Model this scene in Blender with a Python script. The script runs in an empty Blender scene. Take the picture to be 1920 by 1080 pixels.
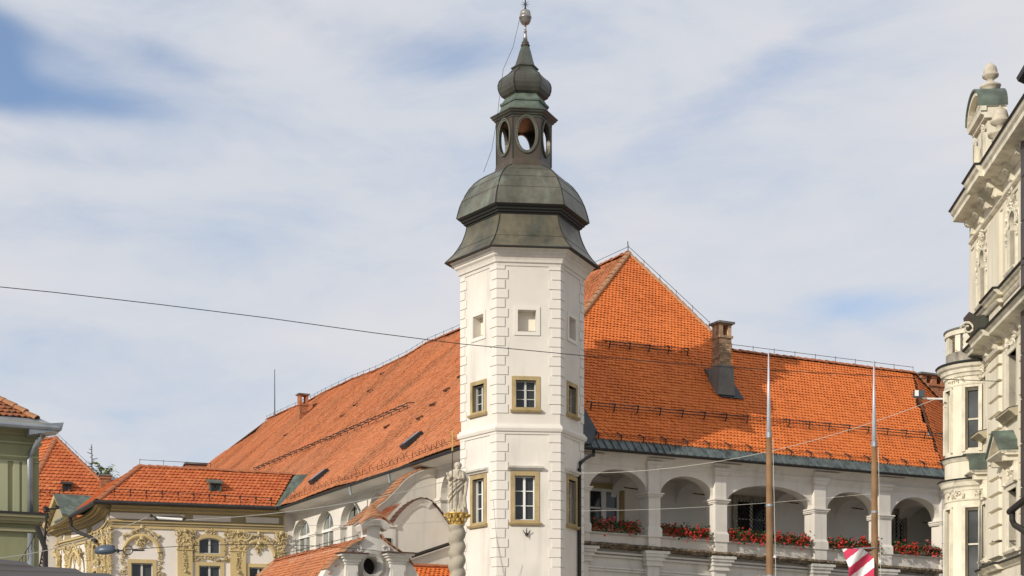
import bpy, bmesh, math, random
from math import sin, cos, tan, pi, radians, sqrt, atan2
from mathutils import Vector, Matrix, noise
from mathutils.geometry import tessellate_polygon
random.seed(7)
sc = bpy.context.scene
COL = sc.collection

# ------------------------------------------------------------------ camera, sky, sun, exposure
F = 2871.0; HY = 1300.0; CX = 960.0; EYE = 1.6
cd = bpy.data.cameras.new('camera'); cam = bpy.data.objects.new('camera', cd); COL.objects.link(cam)
cam.location = (0, 0, EYE); cam.rotation_euler = (radians(90), 0, 0)
cd.sensor_width = 36; cd.lens = 36*F/1920; cd.shift_y = (HY-540)/1920
cd.clip_start = .3; cd.clip_end = 6000
sc.camera = cam
SUN_AZ, SUN_EL = 43.5, 24.5           # degrees left of straight behind the camera, height
sd = Vector((-sin(radians(SUN_AZ))*cos(radians(SUN_EL)), -cos(radians(SUN_AZ))*cos(radians(SUN_EL)), sin(radians(SUN_EL))))
sl = bpy.data.lights.new('sun', 'SUN'); sl.energy = 3.35; sl.angle = radians(.5); sl.color = (1, .93, .82)
so = bpy.data.objects.new('sun', sl); COL.objects.link(so); so.rotation_euler = sd.to_track_quat('Z', 'Y').to_euler()
so.location = (-40, -40, 60)
sc.view_settings.view_transform = 'Standard'; sc.view_settings.look = 'None'
sc.view_settings.gamma = 1; sc.view_settings.use_curve_mapping = False; sc.view_settings.exposure = 0.15

w = bpy.data.worlds.new('World'); sc.world = w; w.use_nodes = True
nt = w.node_tree; N = nt.nodes; L = nt.links; N.clear()
def nn(t, **k):
    n = N.new(t)
    for a, b in k.items(): setattr(n, a, b)
    return n
out = nn('ShaderNodeOutputWorld'); bg = nn('ShaderNodeBackground'); bg.inputs['Strength'].default_value = .1
sky = nn('ShaderNodeTexSky', sky_type='NISHITA', sun_disc=False)
sky.sun_elevation = radians(SUN_EL); sky.sun_rotation = radians(180+SUN_AZ)
sky.dust_density = 1.0; sky.ozone_density = 2.0
tc = nn('ShaderNodeTexCoord')
def math_(op, a, b=None, c=None):
    m = nn('ShaderNodeMath', operation=op)
    for i, v in enumerate((a, b, c)):
        if v is None: continue
        if isinstance(v, (int, float)): m.inputs[i].default_value = v
        else: L.new(v, m.inputs[i])
    return m.outputs[0]
mp = nn('ShaderNodeMapping'); mp.inputs['Scale'].default_value = (7, 7, 21); mp.inputs['Rotation'].default_value = (0, radians(-12), 0)
L.new(tc.outputs['Generated'], mp.inputs['Vector'])
n1 = nn('ShaderNodeTexNoise'); n1.inputs['Scale'].default_value = 1.0; n1.inputs['Detail'].default_value = 10; n1.inputs['Roughness'].default_value = .6; n1.inputs['Distortion'].default_value = .35
L.new(mp.outputs[0], n1.inputs['Vector'])
mp2 = nn('ShaderNodeMapping'); mp2.inputs['Scale'].default_value = (2.2, 2.2, 5); mp2.inputs['Location'].default_value = (3.1, 1.7, .4)
L.new(tc.outputs['Generated'], mp2.inputs['Vector'])
n2 = nn('ShaderNodeTexNoise'); n2.inputs['Scale'].default_value = 1.6; n2.inputs['Detail'].default_value = 5
L.new(mp2.outputs[0], n2.inputs['Vector'])
# gaps in the high cloud, each towards its own part of the sky
def gap(px, py, sx, sy, amp, tilt=0):
    x = (px-CX)/F; z = (HY-py)/F; d = Vector((x, 1, z)).normalized()
    sep = gap.sep
    dx = math_('SUBTRACT', sep.outputs[0], d.x); dz = math_('SUBTRACT', sep.outputs[2], d.z)
    if tilt:
        dz = math_('ADD', dz, math_('MULTIPLY', dx, tilt))
    a = math_('POWER', math_('ABSOLUTE', math_('DIVIDE', dx, sx)), 2.0); b = math_('POWER', math_('ABSOLUTE', math_('DIVIDE', dz, sy)), 2.0)
    g = math_('EXPONENT', math_('MULTIPLY', math_('ADD', a, b), -1.0))
    return math_('MULTIPLY', g, amp)
gap.sep = nn('ShaderNodeSeparateXYZ'); L.new(tc.outputs['Generated'], gap.sep.inputs[0])
gs = [gap(-30, 115, .026, .024, .55), gap(300, 105, .04, .014, .2, .25), gap(150, 192, .06, .011, .30), gap(40, 60, .05, .01, .2, .3), gap(620, 40, .11, .02, .12, .2), gap(60, 290, .07, .008, .12),
      gap(1620, 570, .045, .010, .17), gap(1400, 160, .08, .018, .16, -.5), gap(830, 90, .04, .012, .12), gap(220, 610, .09, .03, .05), gap(1180, 470, .07, .03, .05)]
tot = gs[0]
for g in gs[1:]: tot = math_('ADD', tot, g)
dens = math_('ADD', math_('MULTIPLY', n1.outputs[0], .62), math_('MULTIPLY', n2.outputs[0], .38))
mod = math_('MULTIPLY', tot, math_('ADD', .45, math_('MULTIPLY', n1.outputs[0], 1.15)))
dens = math_('SUBTRACT', math_('ADD', dens, .28), mod)
mr = nn('ShaderNodeMapRange', interpolation_type='SMOOTHSTEP'); mr.inputs['From Min'].default_value = .30; mr.inputs['From Max'].default_value = .80
mr.inputs['To Min'].default_value = .16; mr.inputs['To Max'].default_value = .97
L.new(dens, mr.inputs['Value'])
# thicker veils are a little greyer than thin bright ones
cr = nn('ShaderNodeMix', data_type='RGBA'); cr.inputs[6].default_value = (5.45, 5.9, 6.7, 1); cr.inputs[7].default_value = (6.65, 6.65, 6.9, 1)
mr3 = nn('ShaderNodeMapRange'); mr3.inputs['From Min'].default_value = .40; mr3.inputs['From Max'].default_value = .62
L.new(math_('ADD', math_('MULTIPLY', n2.outputs[0], .55), math_('MULTIPLY', n1.outputs[0], .45)), mr3.inputs['Value']); L.new(mr3.outputs[0], cr.inputs[0])
skm = nn('ShaderNodeMix', data_type='RGBA', blend_type='MULTIPLY'); skm.inputs[0].default_value = 1; skm.inputs[7].default_value = (.95, 1.15, 1.35, 1)
L.new(sky.outputs[0], skm.inputs[6])
mx = nn('ShaderNodeMix', data_type='RGBA'); L.new(mr.outputs[0], mx.inputs[0]); L.new(skm.outputs[2], mx.inputs[6]); L.new(cr.outputs[2], mx.inputs[7])
L.new(mx.outputs[2], bg.inputs['Color']); L.new(bg.outputs[0], out.inputs[0])

# ------------------------------------------------------------------ materials
MATS = {}
def mat(name, col, rough=.8, var=.18, scale=1.5, streak=0., bump=0., bscale=30., metal=0., col2=None, fine=.0, spec=.3, island=0., cmix=(.45, .7)):
    m = bpy.data.materials.new(name); m.use_nodes = True; t = m.node_tree; n = t.nodes; l = t.links
    b = n['Principled BSDF']; b.inputs['Roughness'].default_value = rough; b.inputs['Metallic'].default_value = metal
    b.inputs['Specular IOR Level'].default_value = spec
    co = n.new('ShaderNodeTexCoord').outputs['Object']
    def noi(sc_, det=5, vec=(1, 1, 1), dist=0):
        mpn = n.new('ShaderNodeMapping'); mpn.inputs['Scale'].default_value = vec; l.new(co, mpn.inputs[0])
        q = n.new('ShaderNodeTexNoise'); q.inputs['Scale'].default_value = sc_; q.inputs['Detail'].default_value = det; q.inputs['Distortion'].default_value = dist
        l.new(mpn.outputs[0], q.inputs['Vector']); return q.outputs[0]
    def rng(v, a, b_, c, d):
        q = n.new('ShaderNodeMapRange'); l.new(v, q.inputs[0])
        for i, x in enumerate((a, b_, c, d)): q.inputs[i+1].default_value = x
        return q.outputs[0]
    def mul(c, f):
        q = n.new('ShaderNodeMix'); q.data_type = 'RGBA'; q.blend_type = 'MULTIPLY'; q.inputs[0].default_value = 1
        if isinstance(c, tuple): q.inputs[6].default_value = c
        else: l.new(c, q.inputs[6])
        l.new(f, q.inputs[7]); return q.outputs[2]
    c = tuple(col)+(1,)
    if col2:
        q = n.new('ShaderNodeMix'); q.data_type = 'RGBA'; q.inputs[6].default_value = c; q.inputs[7].default_value = tuple(col2)+(1,)
        l.new(rng(noi(scale, 7, (1, 1, .45), .6), cmix[0], cmix[1], 0, 1), q.inputs[0]); c = q.outputs[2]
    c = mul(c, rng(noi(scale*.7, 6), .3, .7, 1-var, 1+var*.35))
    if streak: c = mul(c, rng(noi(3.2, 5, (1, 1, .12)), .52, .78, 1, 1-streak))
    if fine: c = mul(c, rng(noi(bscale, 3), .3, .7, 1-fine, 1+fine))
    if island:
        g = n.new('ShaderNodeNewGeometry'); c = mul(c, rng(g.outputs['Random Per Island'], 0, 1, 1-island, 1+island))
    l.new(c, b.inputs['Base Color']) if not isinstance(c, tuple) else None
    if bump:
        bn = n.new('ShaderNodeBump'); bn.inputs['Strength'].default_value = bump; bn.inputs['Distance'].default_value = .02
        l.new(noi(bscale, 4), bn.inputs['Height']); l.new(bn.outputs[0], b.inputs['Normal'])
    MATS[name] = m; return m
def tile_mat(name, cols, streak=.2, patch=(.25, .09, .04), pamt=.3):
    m = bpy.data.materials.new(name); m.use_nodes = True; t = m.node_tree; n = t.nodes; l = t.links
    b = n['Principled BSDF']; b.inputs['Roughness'].default_value = .85; b.inputs['Specular IOR Level'].default_value = .2
    g = n.new('ShaderNodeNewGeometry'); r = n.new('ShaderNodeValToRGB'); r.color_ramp.elements.remove(r.color_ramp.elements[1])
    r.color_ramp.elements[0].color = cols[0]+(1,)
    for i, c in enumerate(cols[1:]):
        e = r.color_ramp.elements.new((i+1)/(len(cols)-1)); e.color = c+(1,)
    l.new(g.outputs['Random Per Island'], r.inputs[0])
    uv = n.new('ShaderNodeTexCoord').outputs['UV']
    def lay(c, vec, sc_, lo, hi, col, amt):
        mpn = n.new('ShaderNodeMapping'); mpn.inputs['Scale'].default_value = vec; l.new(uv, mpn.inputs[0])
        q = n.new('ShaderNodeTexNoise'); q.inputs['Scale'].default_value = sc_; q.inputs['Detail'].default_value = 6; l.new(mpn.outputs[0], q.inputs['Vector'])
        a = n.new('ShaderNodeMapRange'); l.new(q.outputs[0], a.inputs[0]); a.inputs[1].default_value = lo; a.inputs[2].default_value = hi; a.inputs[4].default_value = amt
        x = n.new('ShaderNodeMix'); x.data_type = 'RGBA'; l.new(a.outputs[0], x.inputs[0]); l.new(c, x.inputs[6]); x.inputs[7].default_value = col+(1,)
        return x.outputs[2]
    c = lay(r.outputs[0], (1, .07, 1), 1.3, .48, .68, patch, streak*2)
    c = lay(c, (1, 1, 1), .35, .45, .7, patch, pamt)
    c = lay(c, (1, 1, 1), 6, .55, .8, (.12, .07, .045), .45)
    l.new(c, b.inputs['Base Color']); MATS[name] = m; return m

mat('plaster_white', (.72, .67, .595), .9, .15, .8, streak=.17, bump=.15, bscale=60)
mat('plaster_quoin', (.73, .685, .615), .9, .08, .9, streak=.05, bump=.12, bscale=60)
mat('plaster_worn', (.66, .63, .57), .92, .2, .8, streak=.28, bump=.3, bscale=25)
mat('plaster_gallery', (.80, .765, .71), .9, .12, .6, streak=.05)
mat('stone_ochre', (.45, .335, .17), .9, .3, 3, streak=.25, bump=.4, bscale=40, fine=.15)
mat('stone_grey', (.40, .365, .30), .9, .35, 2.5, streak=.35, bump=.5, bscale=22, fine=.15, col2=(.17, .15, .12))
mat('stone_statue', (.54, .475, .37), .9, .3, 5, streak=.2, bump=.4, bscale=40, fine=.12)
mat('stone_column', (.41, .36, .28), .9, .2, 3, streak=.2, bump=.3, bscale=40, fine=.1)
mat('ledge_stone', (.26, .20, .13), .95, .5, 6, bump=.9, bscale=14, fine=.4, col2=(.10, .08, .06), cmix=(.4, .6))
mat('copper_dark', (.080, .076, .060), .45, .4, 1.2, streak=.35, metal=.25, col2=(.10, .115, .09), spec=.45, fine=.12, bscale=9)
mat('copper_brown', (.085, .065, .045), .45, .35, 2, streak=.25, metal=.25, spec=.5)
mat('copper_sage', (.145, .138, .105), .5, .4, 1.6, streak=.4, metal=.2, col2=(.20, .225, .175), spec=.4, fine=.1, bscale=7, cmix=(.5, .72))
mat('copper_skirt', (.17, .147, .095), .45, .4, 1.3, streak=.35, metal=.25, col2=(.09, .10, .078), spec=.45, fine=.1, bscale=7)
mat('copper_green', (.105, .125, .10), .6, .35, 2.5, streak=.3, metal=.1, col2=(.17, .22, .175))
mat('lead', (.045, .05, .055), .5, .25, 3, metal=.3)
mat('plaster_grey', (.48, .455, .41), .92, .3, 2.2, streak=.35, bump=.35, bscale=20, col2=(.22, .20, .17), cmix=(.5, .68))
mat('copper_eave', (.13, .155, .15), .5, .3, 4, streak=.2, metal=.2, col2=(.05, .06, .06), island=.3)
mat('seam_dark', (.03, .03, .026), .6, .1)
mat('silver', (.42, .39, .35), .35, .3, 8, metal=.8)
mat('iron', (.035, .03, .028), .6, .3, 6)
mat('iron_rust', (.10, .045, .025), .8, .4, 6)
mat('zinc', (.33, .35, .37), .45, .2, 4, metal=.5)
mat('white_paint', (.80, .79, .75), .5, .08, 3)
mat('grey_paint', (.55, .54, .50), .6, .1, 3)
mat('yellow_ochre', (.56, .43, .215), .9, .14, .8, streak=.12, bump=.12, bscale=50)
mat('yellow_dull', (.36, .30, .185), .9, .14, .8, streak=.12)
mat('stucco_gold', (.66, .54, .31), .8, .3, 8, fine=.2, bscale=20, col2=(.36, .25, .11))  # dark brown mottling stands in for shading within the carved ornament
mat('pink_white', (.76, .70, .63), .9, .06, .8)
mat('green_plaster', (.30, .30, .17), .92, .15, .6, streak=.15, bump=.15, bscale=40)
mat('green_pale', (.40, .40, .25), .92, .12, .6, streak=.1)
mat('green_trim', (.36, .33, .20), .9, .12, .8, streak=.12)
mat('cream', (.75, .685, .54), .88, .16, .9, streak=.24, bump=.15, bscale=40)
mat('cream_trim', (.76, .70, .56), .88, .28, 3, streak=.32, bump=.2, bscale=30)
mat('cream_soffit', (.42, .36, .25), .9, .15, 2, streak=.1)
mat('slate', (.05, .052, .058), .55, .3, 6, island=.3)
mat('dark_panel', (.075, .06, .055), .5, .25, 2)
mat('brick', (.42, .17, .085), .9, .3, 7, fine=.2, island=.25)
mat('brick_pale', (.46, .31, .19), .95, .35, 7, fine=.2, island=.35, col2=(.32, .20, .12))
mat('cement', (.19, .185, .165), .95, .3, 2.5, streak=.35, bump=.3)
mat('wood_pole', (.25, .14, .065), .65, .35, 3, streak=.45)
mat('pole_metal', (.62, .63, .68), .35, .1, 3, metal=.3)
mat('gilt', (.66, .44, .13), .4, .4, 9, metal=.6, fine=.25)
mat('flag_red', (.52, .04, .09), .8, .1, 3)
mat('flag_white', (.78, .76, .74), .8, .06, 3)
mat('leaf', (.045, .085, .022), .7, .4, 6, island=.5)
mat('petal', (.55, .045, .03), .7, .3, 6, island=.4)
mat('petal_pink', (.60, .09, .10), .7, .3, 6, island=.4)
mat('terracotta', (.42, .30, .20), .9, .2, 5)
mat('bark', (.10, .075, .055), .95, .3, 9, bump=.5)
mat('asphalt', (.10, .098, .095), .95, .3, .5, fine=.2, bscale=60)
mat('paving', (.36, .33, .29), .9, .3, .6, fine=.15, bscale=40)
mat('kiosk_sheet', (.075, .065, .06), .7, .2, 1.5)
mat('kiosk_wall', (.20, .16, .12), .8, .2, 1)
mat('cable_pale', (.55, .52, .45), .6, .05)
mat('lamp_grey', (.09, .115, .15), .4, .1, 3, metal=.3)
mat('interior', (.02, .018, .016), .95, .1)
mat('blind', (.20, .19, .17), .9, .1)
mat('skin_of_opening', (.80, .74, .62), .9, .06)
tile_mat('tile_orange', [(.69, .19, .047), (.74, .21, .055), (.71, .20, .05), (.78, .235, .065), (.64, .17, .043)], .16, (.54, .15, .05), .35)
tile_mat('slate_tile', [(.05, .052, .058), (.06, .063, .07), (.04, .043, .05)], .1, (.04, .05, .045), .2)
tile_mat('tile_old', [(.58, .225, .10), (.62, .25, .115), (.56, .21, .09), (.60, .24, .11), (.54, .205, .095)], .30, (.44, .21, .11), .45)
tile_mat('tile_yellow_house', [(.55, .165, .055), (.50, .13, .045), (.60, .19, .07), (.45, .115, .045)], .15, (.42, .10, .045), .3)
tile_mat('tile_weathered', [(.34, .12, .06), (.42, .15, .06), (.28, .12, .07), (.48, .14, .05)], .3, (.22, .13, .09), .5)
mat('ridge_clay', (.42, .14, .06), .9, .35, 6, col2=(.30, .14, .08), island=.3)
mat('ridge_old', (.40, .18, .085), .95, .4, 6, col2=(.36, .22, .13), island=.35)
mat('deck', (.10, .04, .02), .95, .2)
def glass_mat(name, col):
    m = mat(name, col, .08, .6, 1.4, spec=.42)
    return m
glass_mat('glass', (.04, .045, .045)); glass_mat('glass_bay', (.10, .105, .105)); glass_mat('glass_pale', (.16, .165, .16)); glass_mat('glass_green', (.24, .245, .21))

# ------------------------------------------------------------------ geometry helpers
class Fr:
    """vertical plane frame: o origin (x,y), u along, n outward; points are (t, d, z)"""
    def __init__(s, o, u, n):
        s.o = Vector(o).to_2d(); s.u = Vector(u).to_2d().normalized(); s.n = Vector(n).to_2d().normalized()
    def p(s, t, d, z):
        q = s.o+s.u*t+s.n*d; return Vector((q.x, q.y, z))
    def at(s, px, py, d=0.):
        rx = (px-CX)/F; lam = (d+s.o.dot(s.n))/(rx*s.n.x+s.n.y)
        q = Vector((rx*lam, lam)); return (q-s.o).dot(s.u), EYE+lam*(HY-py)/F
def W(px, py, Y): return Vector(((px-CX)/F*Y, Y, EYE+(HY-py)/F*Y))

class MB:
    def __init__(s): s.v = []; s.f = []; s.uv = None
    def add(s, vs, fs):
        k = len(s.v); s.v += [tuple(x) for x in vs]; s.f += [tuple(i+k for i in f) for f in fs]; return s
    def poly(s, pts): return s.add(pts, [tuple(range(len(pts)))])
    def hexa(s, a, b):   # two matching loops -> closed solid
        n = len(a)
        return s.add(list(a)+list(b), [tuple(range(n))[::-1], tuple(range(n, 2*n))]+[(i, (i+1) % n, n+(i+1) % n, n+i) for i in range(n)])
    def box(s, fr, t0, t1, d0, d1, z0, z1, z0b=None, z1b=None):
        z0b = z0 if z0b is None else z0b; z1b = z1 if z1b is None else z1b
        return s.hexa([fr.p(t0, d0, z0), fr.p(t1, d0, z0b), fr.p(t1, d0, z1b), fr.p(t0, d0, z1)],
                      [fr.p(t0, d1, z0), fr.p(t1, d1, z0b), fr.p(t1, d1, z1b), fr.p(t0, d1, z1)])
    def prism(s, fr, pts, d0, d1): return s.hexa([fr.p(t, d0, z) for t, z in pts], [fr.p(t, d1, z) for t, z in pts])
    def holed(s, fr, outer, holes, d0, d1):
        loops = [outer]+holes; flat = [q for lp in loops for q in lp]; n = len(flat)
        tris = tessellate_polygon([[Vector((t, z, 0)) for t, z in lp] for lp in loops])
        vs = [fr.p(t, d1, z) for t, z in flat]+[fr.p(t, d0, z) for t, z in flat]
        fs = [tuple(x) for x in tris]+[tuple(i+n for i in x)[::-1] for x in tris]
        k = 0
        for lp in loops:
            m = len(lp); fs += [(k+i, k+(i+1) % m, n+k+(i+1) % m, n+k+i) for i in range(m)]; k += m
        return s.add(vs, fs)
    def mould(s, fr, a, b, prof):   # profile (d, dz) swept from (t,z) a to b
        return s.hexa([fr.p(a[0], d, a[1]+z) for d, z in prof], [fr.p(b[0], d, b[1]+z) for d, z in prof])
    def sweep(s, fr, path, prof, closed=False):  # path (t,z) in plane, prof (outward offset in plane, d)
        n = len(path); m = len(prof); vs = []
        for i, (t, z) in enumerate(path):
            a = path[(i-1) % n] if (closed or i) else path[i]; b = path[(i+1) % n] if (closed or i < n-1) else path[i]
            dx, dz = b[0]-a[0], b[1]-a[1]; q = sqrt(dx*dx+dz*dz) or 1; nx, nz = -dz/q, dx/q
            vs += [fr.p(t+nx*o, d, z+nz*o) for o, d in prof]
        fs = []
        for i in range(n if closed else n-1):
            j = (i+1) % n
            fs += [(i*m+k, i*m+(k+1) % m, j*m+(k+1) % m, j*m+k) for k in range(m)]
        if not closed: fs += [tuple(range(m))[::-1], tuple(range((n-1)*m, n*m))]
        return s.add(vs, fs)
    def tube(s, pts, r, k=6, r2=None):
        pts = [Vector(p) for p in pts]; n = len(pts); vs = []
        for i, p in enumerate(pts):
            d = (pts[min(i+1, n-1)]-pts[max(i-1, 0)]).normalized()
            a = d.cross(Vector((0, 0, 1)) if abs(d.z) < .9 else Vector((1, 0, 0))).normalized(); b = d.cross(a)
            rr = r if r2 is None else r+(r2-r)*i/max(1, n-1)
            vs += [p+a*cos(2*pi*j/k)*rr+b*sin(2*pi*j/k)*rr for j in range(k)]
        fs = [(i*k+j, i*k+(j+1) % k, (i+1)*k+(j+1) % k, (i+1)*k+j) for i in range(n-1) for j in range(k)]
        fs += [tuple(range(k))[::-1], tuple(range((n-1)*k, n*k))]
        return s.add(vs, fs)
    def lathe(s, c, prof, k=20, rot=0., arc=None):
        """prof (r,z) or (r,z,cx,cy); closed with caps"""
        vs = []; n = len(prof)
        for q in prof:
            r, z = q[0], q[1]; ox, oy = (q[2], q[3]) if len(q) > 2 else (0, 0)
            vs += [(c[0]+ox+r*cos(rot+2*pi*j/k), c[1]+oy+r*sin(rot+2*pi*j/k), z) for j in range(k)]
        fs = [(i*k+j, i*k+(j+1) % k, (i+1)*k+(j+1) % k, (i+1)*k+j) for i in range(n-1) for j in range(k)]
        fs += [tuple(range(k))[::-1], tuple(range((n-1)*k, n*k))]
        return s.add(vs, fs)
    def blob(s, c, r, k=6):
        c = Vector(c); vs = [c+Vector((0, 0, r))]
        for i in (1, 2):
            for j in range(k): vs.append(c+Vector((cos(2*pi*j/k+i*.5)*r*sin(pi*i/3), sin(2*pi*j/k+i*.5)*r*sin(pi*i/3), r*cos(pi*i/3))))
        vs.append(c-Vector((0, 0, r)))
        fs = [(0, 1+j, 1+(j+1) % k) for j in range(k)]+[(1+j, 1+k+j, 1+k+(j+1) % k, 1+(j+1) % k) for j in range(k)]+[(2*k+1, 1+k+(j+1) % k, 1+k+j) for j in range(k)]
        return s.add(vs, fs)
    def build(s, name, m, parent=None, smooth=False, loc=None, bevel=0., label=None):
        me = bpy.data.meshes.new(name)
        o0 = Vector(loc) if loc is not None else (parent_origin(parent) if parent else Vector((0, 0, 0)))
        me.from_pydata([(x-o0.x, y-o0.y, z-o0.z) for x, y, z in s.v], [], s.f)
        if s.uv:
            u = me.uv_layers.new(name='UVMap'); idx = [0]*len(me.loops); me.loops.foreach_get('vertex_index', idx)
            u.data.foreach_set('uv', [c for i in idx for c in s.uv[i]])
        else:
            bm = bmesh.new(); bm.from_mesh(me); bmesh.ops.recalc_face_normals(bm, faces=bm.faces); bm.to_mesh(me); bm.free()
        if smooth: me.polygons.foreach_set('use_smooth', [True]*len(me.polygons))
        me.materials.append(MATS[m]); me.update()
        o = bpy.data.objects.new(name, me); COL.objects.link(o); o.location = o0
        if parent: setpar(o, parent, o0)
        if bevel:
            b = o.modifiers.new('bevel', 'BEVEL'); b.width = bevel; b.segments = 1; b.limit_method = 'ANGLE'
        if label: o['label'] = label
        return o
ORG = {}
def parent_origin(p): return ORG[p.name]
def setpar(o, p, world):
    o.parent = p; o.matrix_parent_inverse = Matrix.Identity(4); o.location = Vector(world)-ORG[p.name]; ORG[o.name] = Vector(world)
def thing(name, label, cat, loc=(0, 0, 0), group=None):
    o = bpy.data.objects.new(name, None); COL.objects.link(o); o.location = loc; o.empty_display_size = .5
    ORG[o.name] = Vector(loc); tag(o, label, cat, group); return o
def tag(o, label=None, cat=None, group=None, kind=None):
    for k, v in (('label', label), ('category', cat), ('group', group), ('kind', kind)):
        if v: o[k] = v
    return o
def single(mb, name, m, label, cat, group=None, smooth=False, loc=(0, 0, 0)):
    o = mb.build(name, m, None, smooth, loc=loc); ORG[o.name] = Vector(loc); return tag(o, label, cat, group)
def inst(src, name, parent, world, rot=None):
    o = src.copy(); o.name = name; COL.objects.link(o); setpar(o, parent, world)
    if rot is not None: o.rotation_euler = rot
    return o
def stuff(o): o['kind'] = 'stuff'; return o
def struct(o): o['kind'] = 'structure'; return o

def arc(ta, tb, zs, rise, n=14, zs2=None):
    zs2 = zs if zs2 is None else zs2; c = (ta+tb)/2; r = (tb-ta)/2
    return [(c-r*cos(pi*i/n), zs+(zs2-zs)*i/n+rise*sin(pi*i/n)) for i in range(n+1)]

def inside(pt, poly):
    x, y = pt; c = False; n = len(poly)
    for i in range(n):
        x1, y1 = poly[i]; x2, y2 = poly[(i+1) % n]
        if (y1 > y) != (y2 > y) and x < (x2-x1)*(y-y1)/(y2-y1)+x1: c = not c
    return c

class Slope:
    """roof plane: o 3D point, a unit along the eave, b unit up the slope, nrm outward"""
    def __init__(s, o, a, b):
        s.o = Vector(o); s.a = Vector(a).normalized(); s.b = Vector(b).normalized(); s.n = s.a.cross(s.b)
        if s.n.z < 0: s.n = -s.n
    def p(s, a, b, h=0.): return s.o+s.a*a+s.b*b+s.n*h
    def ab(s, P): q = Vector(P)-s.o; return q.dot(s.a), q.dot(s.b)
    def hit(s, px, py, h=0.):
        r = Vector(((px-CX)/F, 1, (HY-py)/F)); c = Vector((0, 0, EYE)); o = s.o+s.n*h
        return c+r*((o-c).dot(s.n)/r.dot(s.n))

def tiles(sl, poly, name, m, parent, pitch=.185, wd=.17, lift=.045, sag=0., seed=0., deckm='deck', holes=(), missing=.0):
    rnd = random.Random(int(seed*10)+3); wv = lambda a, j: .018*noise.noise((a*.35, j*.31, seed+9))
    amin = min(p[0] for p in poly); amax = max(p[0] for p in poly); bmin = min(p[1] for p in poly); bmax = max(p[1] for p in poly)
    mb = MB(); V = []; FA = []; UV = []
    def sg(a, b): return sag*(noise.noise((a*.16+seed, b*.12, seed))*1.2+noise.noise((a*.45+seed, b*.18, 5+seed))*.6)
    nb = int((bmax-bmin)/pitch)+1; na = int((amax-amin)/wd)+2
    for j in range(nb):
        b = bmin+j*pitch; off = (j % 2)*wd*.5
        for i in range(na):
            a = amin+i*wd+off
            if not inside((a, b+pitch*.5), poly): continue
            if any(inside((a, b+pitch*.5), h) for h in holes): continue
            h = wd*.485; q = rnd.uniform(-.007, .007)+wv(a, j)-(.03 if rnd.random() < .012 else 0); la = lift+rnd.uniform(-.01, .012); s0 = sg(a, b)*1.; s1 = sg(a, b+pitch)
            pts = [(a-h, b+pitch*1.25, s1+.004), (a-h, b+.055+q, s0+la), (a, b+q, s0+la+.006), (a+h, b+.055+q, s0+la), (a+h, b+pitch*1.25, s1+.004),
                   (a-h, b+.055+q, s0+la-.028), (a, b+q, s0+la-.028), (a+h, b+.055+q, s0+la-.028)]
            k = len(V); V += [tuple(sl.p(*x)) for x in pts]; UV += [(x[0], x[1]) for x in pts]
            FA += [(k+4, k+3, k+2, k+1, k), (k+1, k+2, k+6, k+5), (k+2, k+3, k+7, k+6)]
    mb.v = V; mb.f = FA; mb.uv = UV
    o = stuff(mb.build(name, m, parent))
    if deckm:
        # sagging board deck under the tiles
        d = MB(); st = 1.0 if sag else None
        if sag:
            na2 = int((amax-amin)/1.2)+1; nb2 = int((bmax-bmin)/1.2)+1
            for i in range(na2):
                for j in range(nb2):
                    c = [(amin+(i+x)*1.2, bmin+(j+y)*1.2) for x, y in ((0, 0), (1, 0), (1, 1), (0, 1))]
                    if all(inside(q, poly) for q in c): d.poly([sl.p(q[0], q[1], sg(*q)-.08) for q in c])
            if d.v: d.build('roof_deck', deckm, parent)
        else:
            d.hexa([sl.p(a, b, -.12) for a, b in poly], [sl.p(a, b, -.012) for a, b in poly]).build('roof_deck', deckm, parent)
    return o

RT = {}
def ridge_tiles(p0, p1, parent, m='ridge_clay', n=None, r=.13, name='ridge_tile', step=.36):
    p0, p1 = Vector(p0), Vector(p1); d = p1-p0; n = n or max(2, int(d.length/step)); dn = d.normalized()
    key = (m, round(d.length/n, 2), r)
    if key not in RT:
        mb = MB(); ln = d.length/n*1.12; vs = []; k = 6
        for i, (x, rr, dz) in enumerate(((0, r*1.12, .02), (ln, r*.95, 0), (0, r*.92, .02), (ln, r*.8, 0))):
            for j in range(k+1):
                a = pi*j/k; vs.append(Vector((x, cos(a)*rr, sin(a)*rr*.8+dz-.03)))
        q = k+1; fs = []
        for j in range(k):
            fs += [(j, j+1, q+j+1, q+j), (2*q+j, 3*q+j, 3*q+j+1, 2*q+j+1), (j, 2*q+j, 2*q+j+1, j+1)]
        mb.add(vs, fs); me = bpy.data.meshes.new(name); me.from_pydata(vs, [], fs); me.materials.append(MATS[m]); RT[key] = me
    me = RT[key]; rm = dn.to_track_quat('X', 'Z').to_euler()
    for i in range(n):
        o = bpy.data.objects.new(name, me); COL.objects.link(o); setpar(o, parent, p0+d*(i/n)+Vector((0, 0, random.uniform(-.012, .012))))
        o.rotation_euler = (rm[0], rm[1]+random.uniform(-.02, .02), rm[2]+random.uniform(-.015, .015))

def wire_sag(a, b, sag, n=24): 
    a, b = Vector(a), Vector(b)
    return [a+(b-a)*(i/n)-Vector((0, 0, sag*4*(i/n)*(1-i/n))) for i in range(n+1)]

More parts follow.
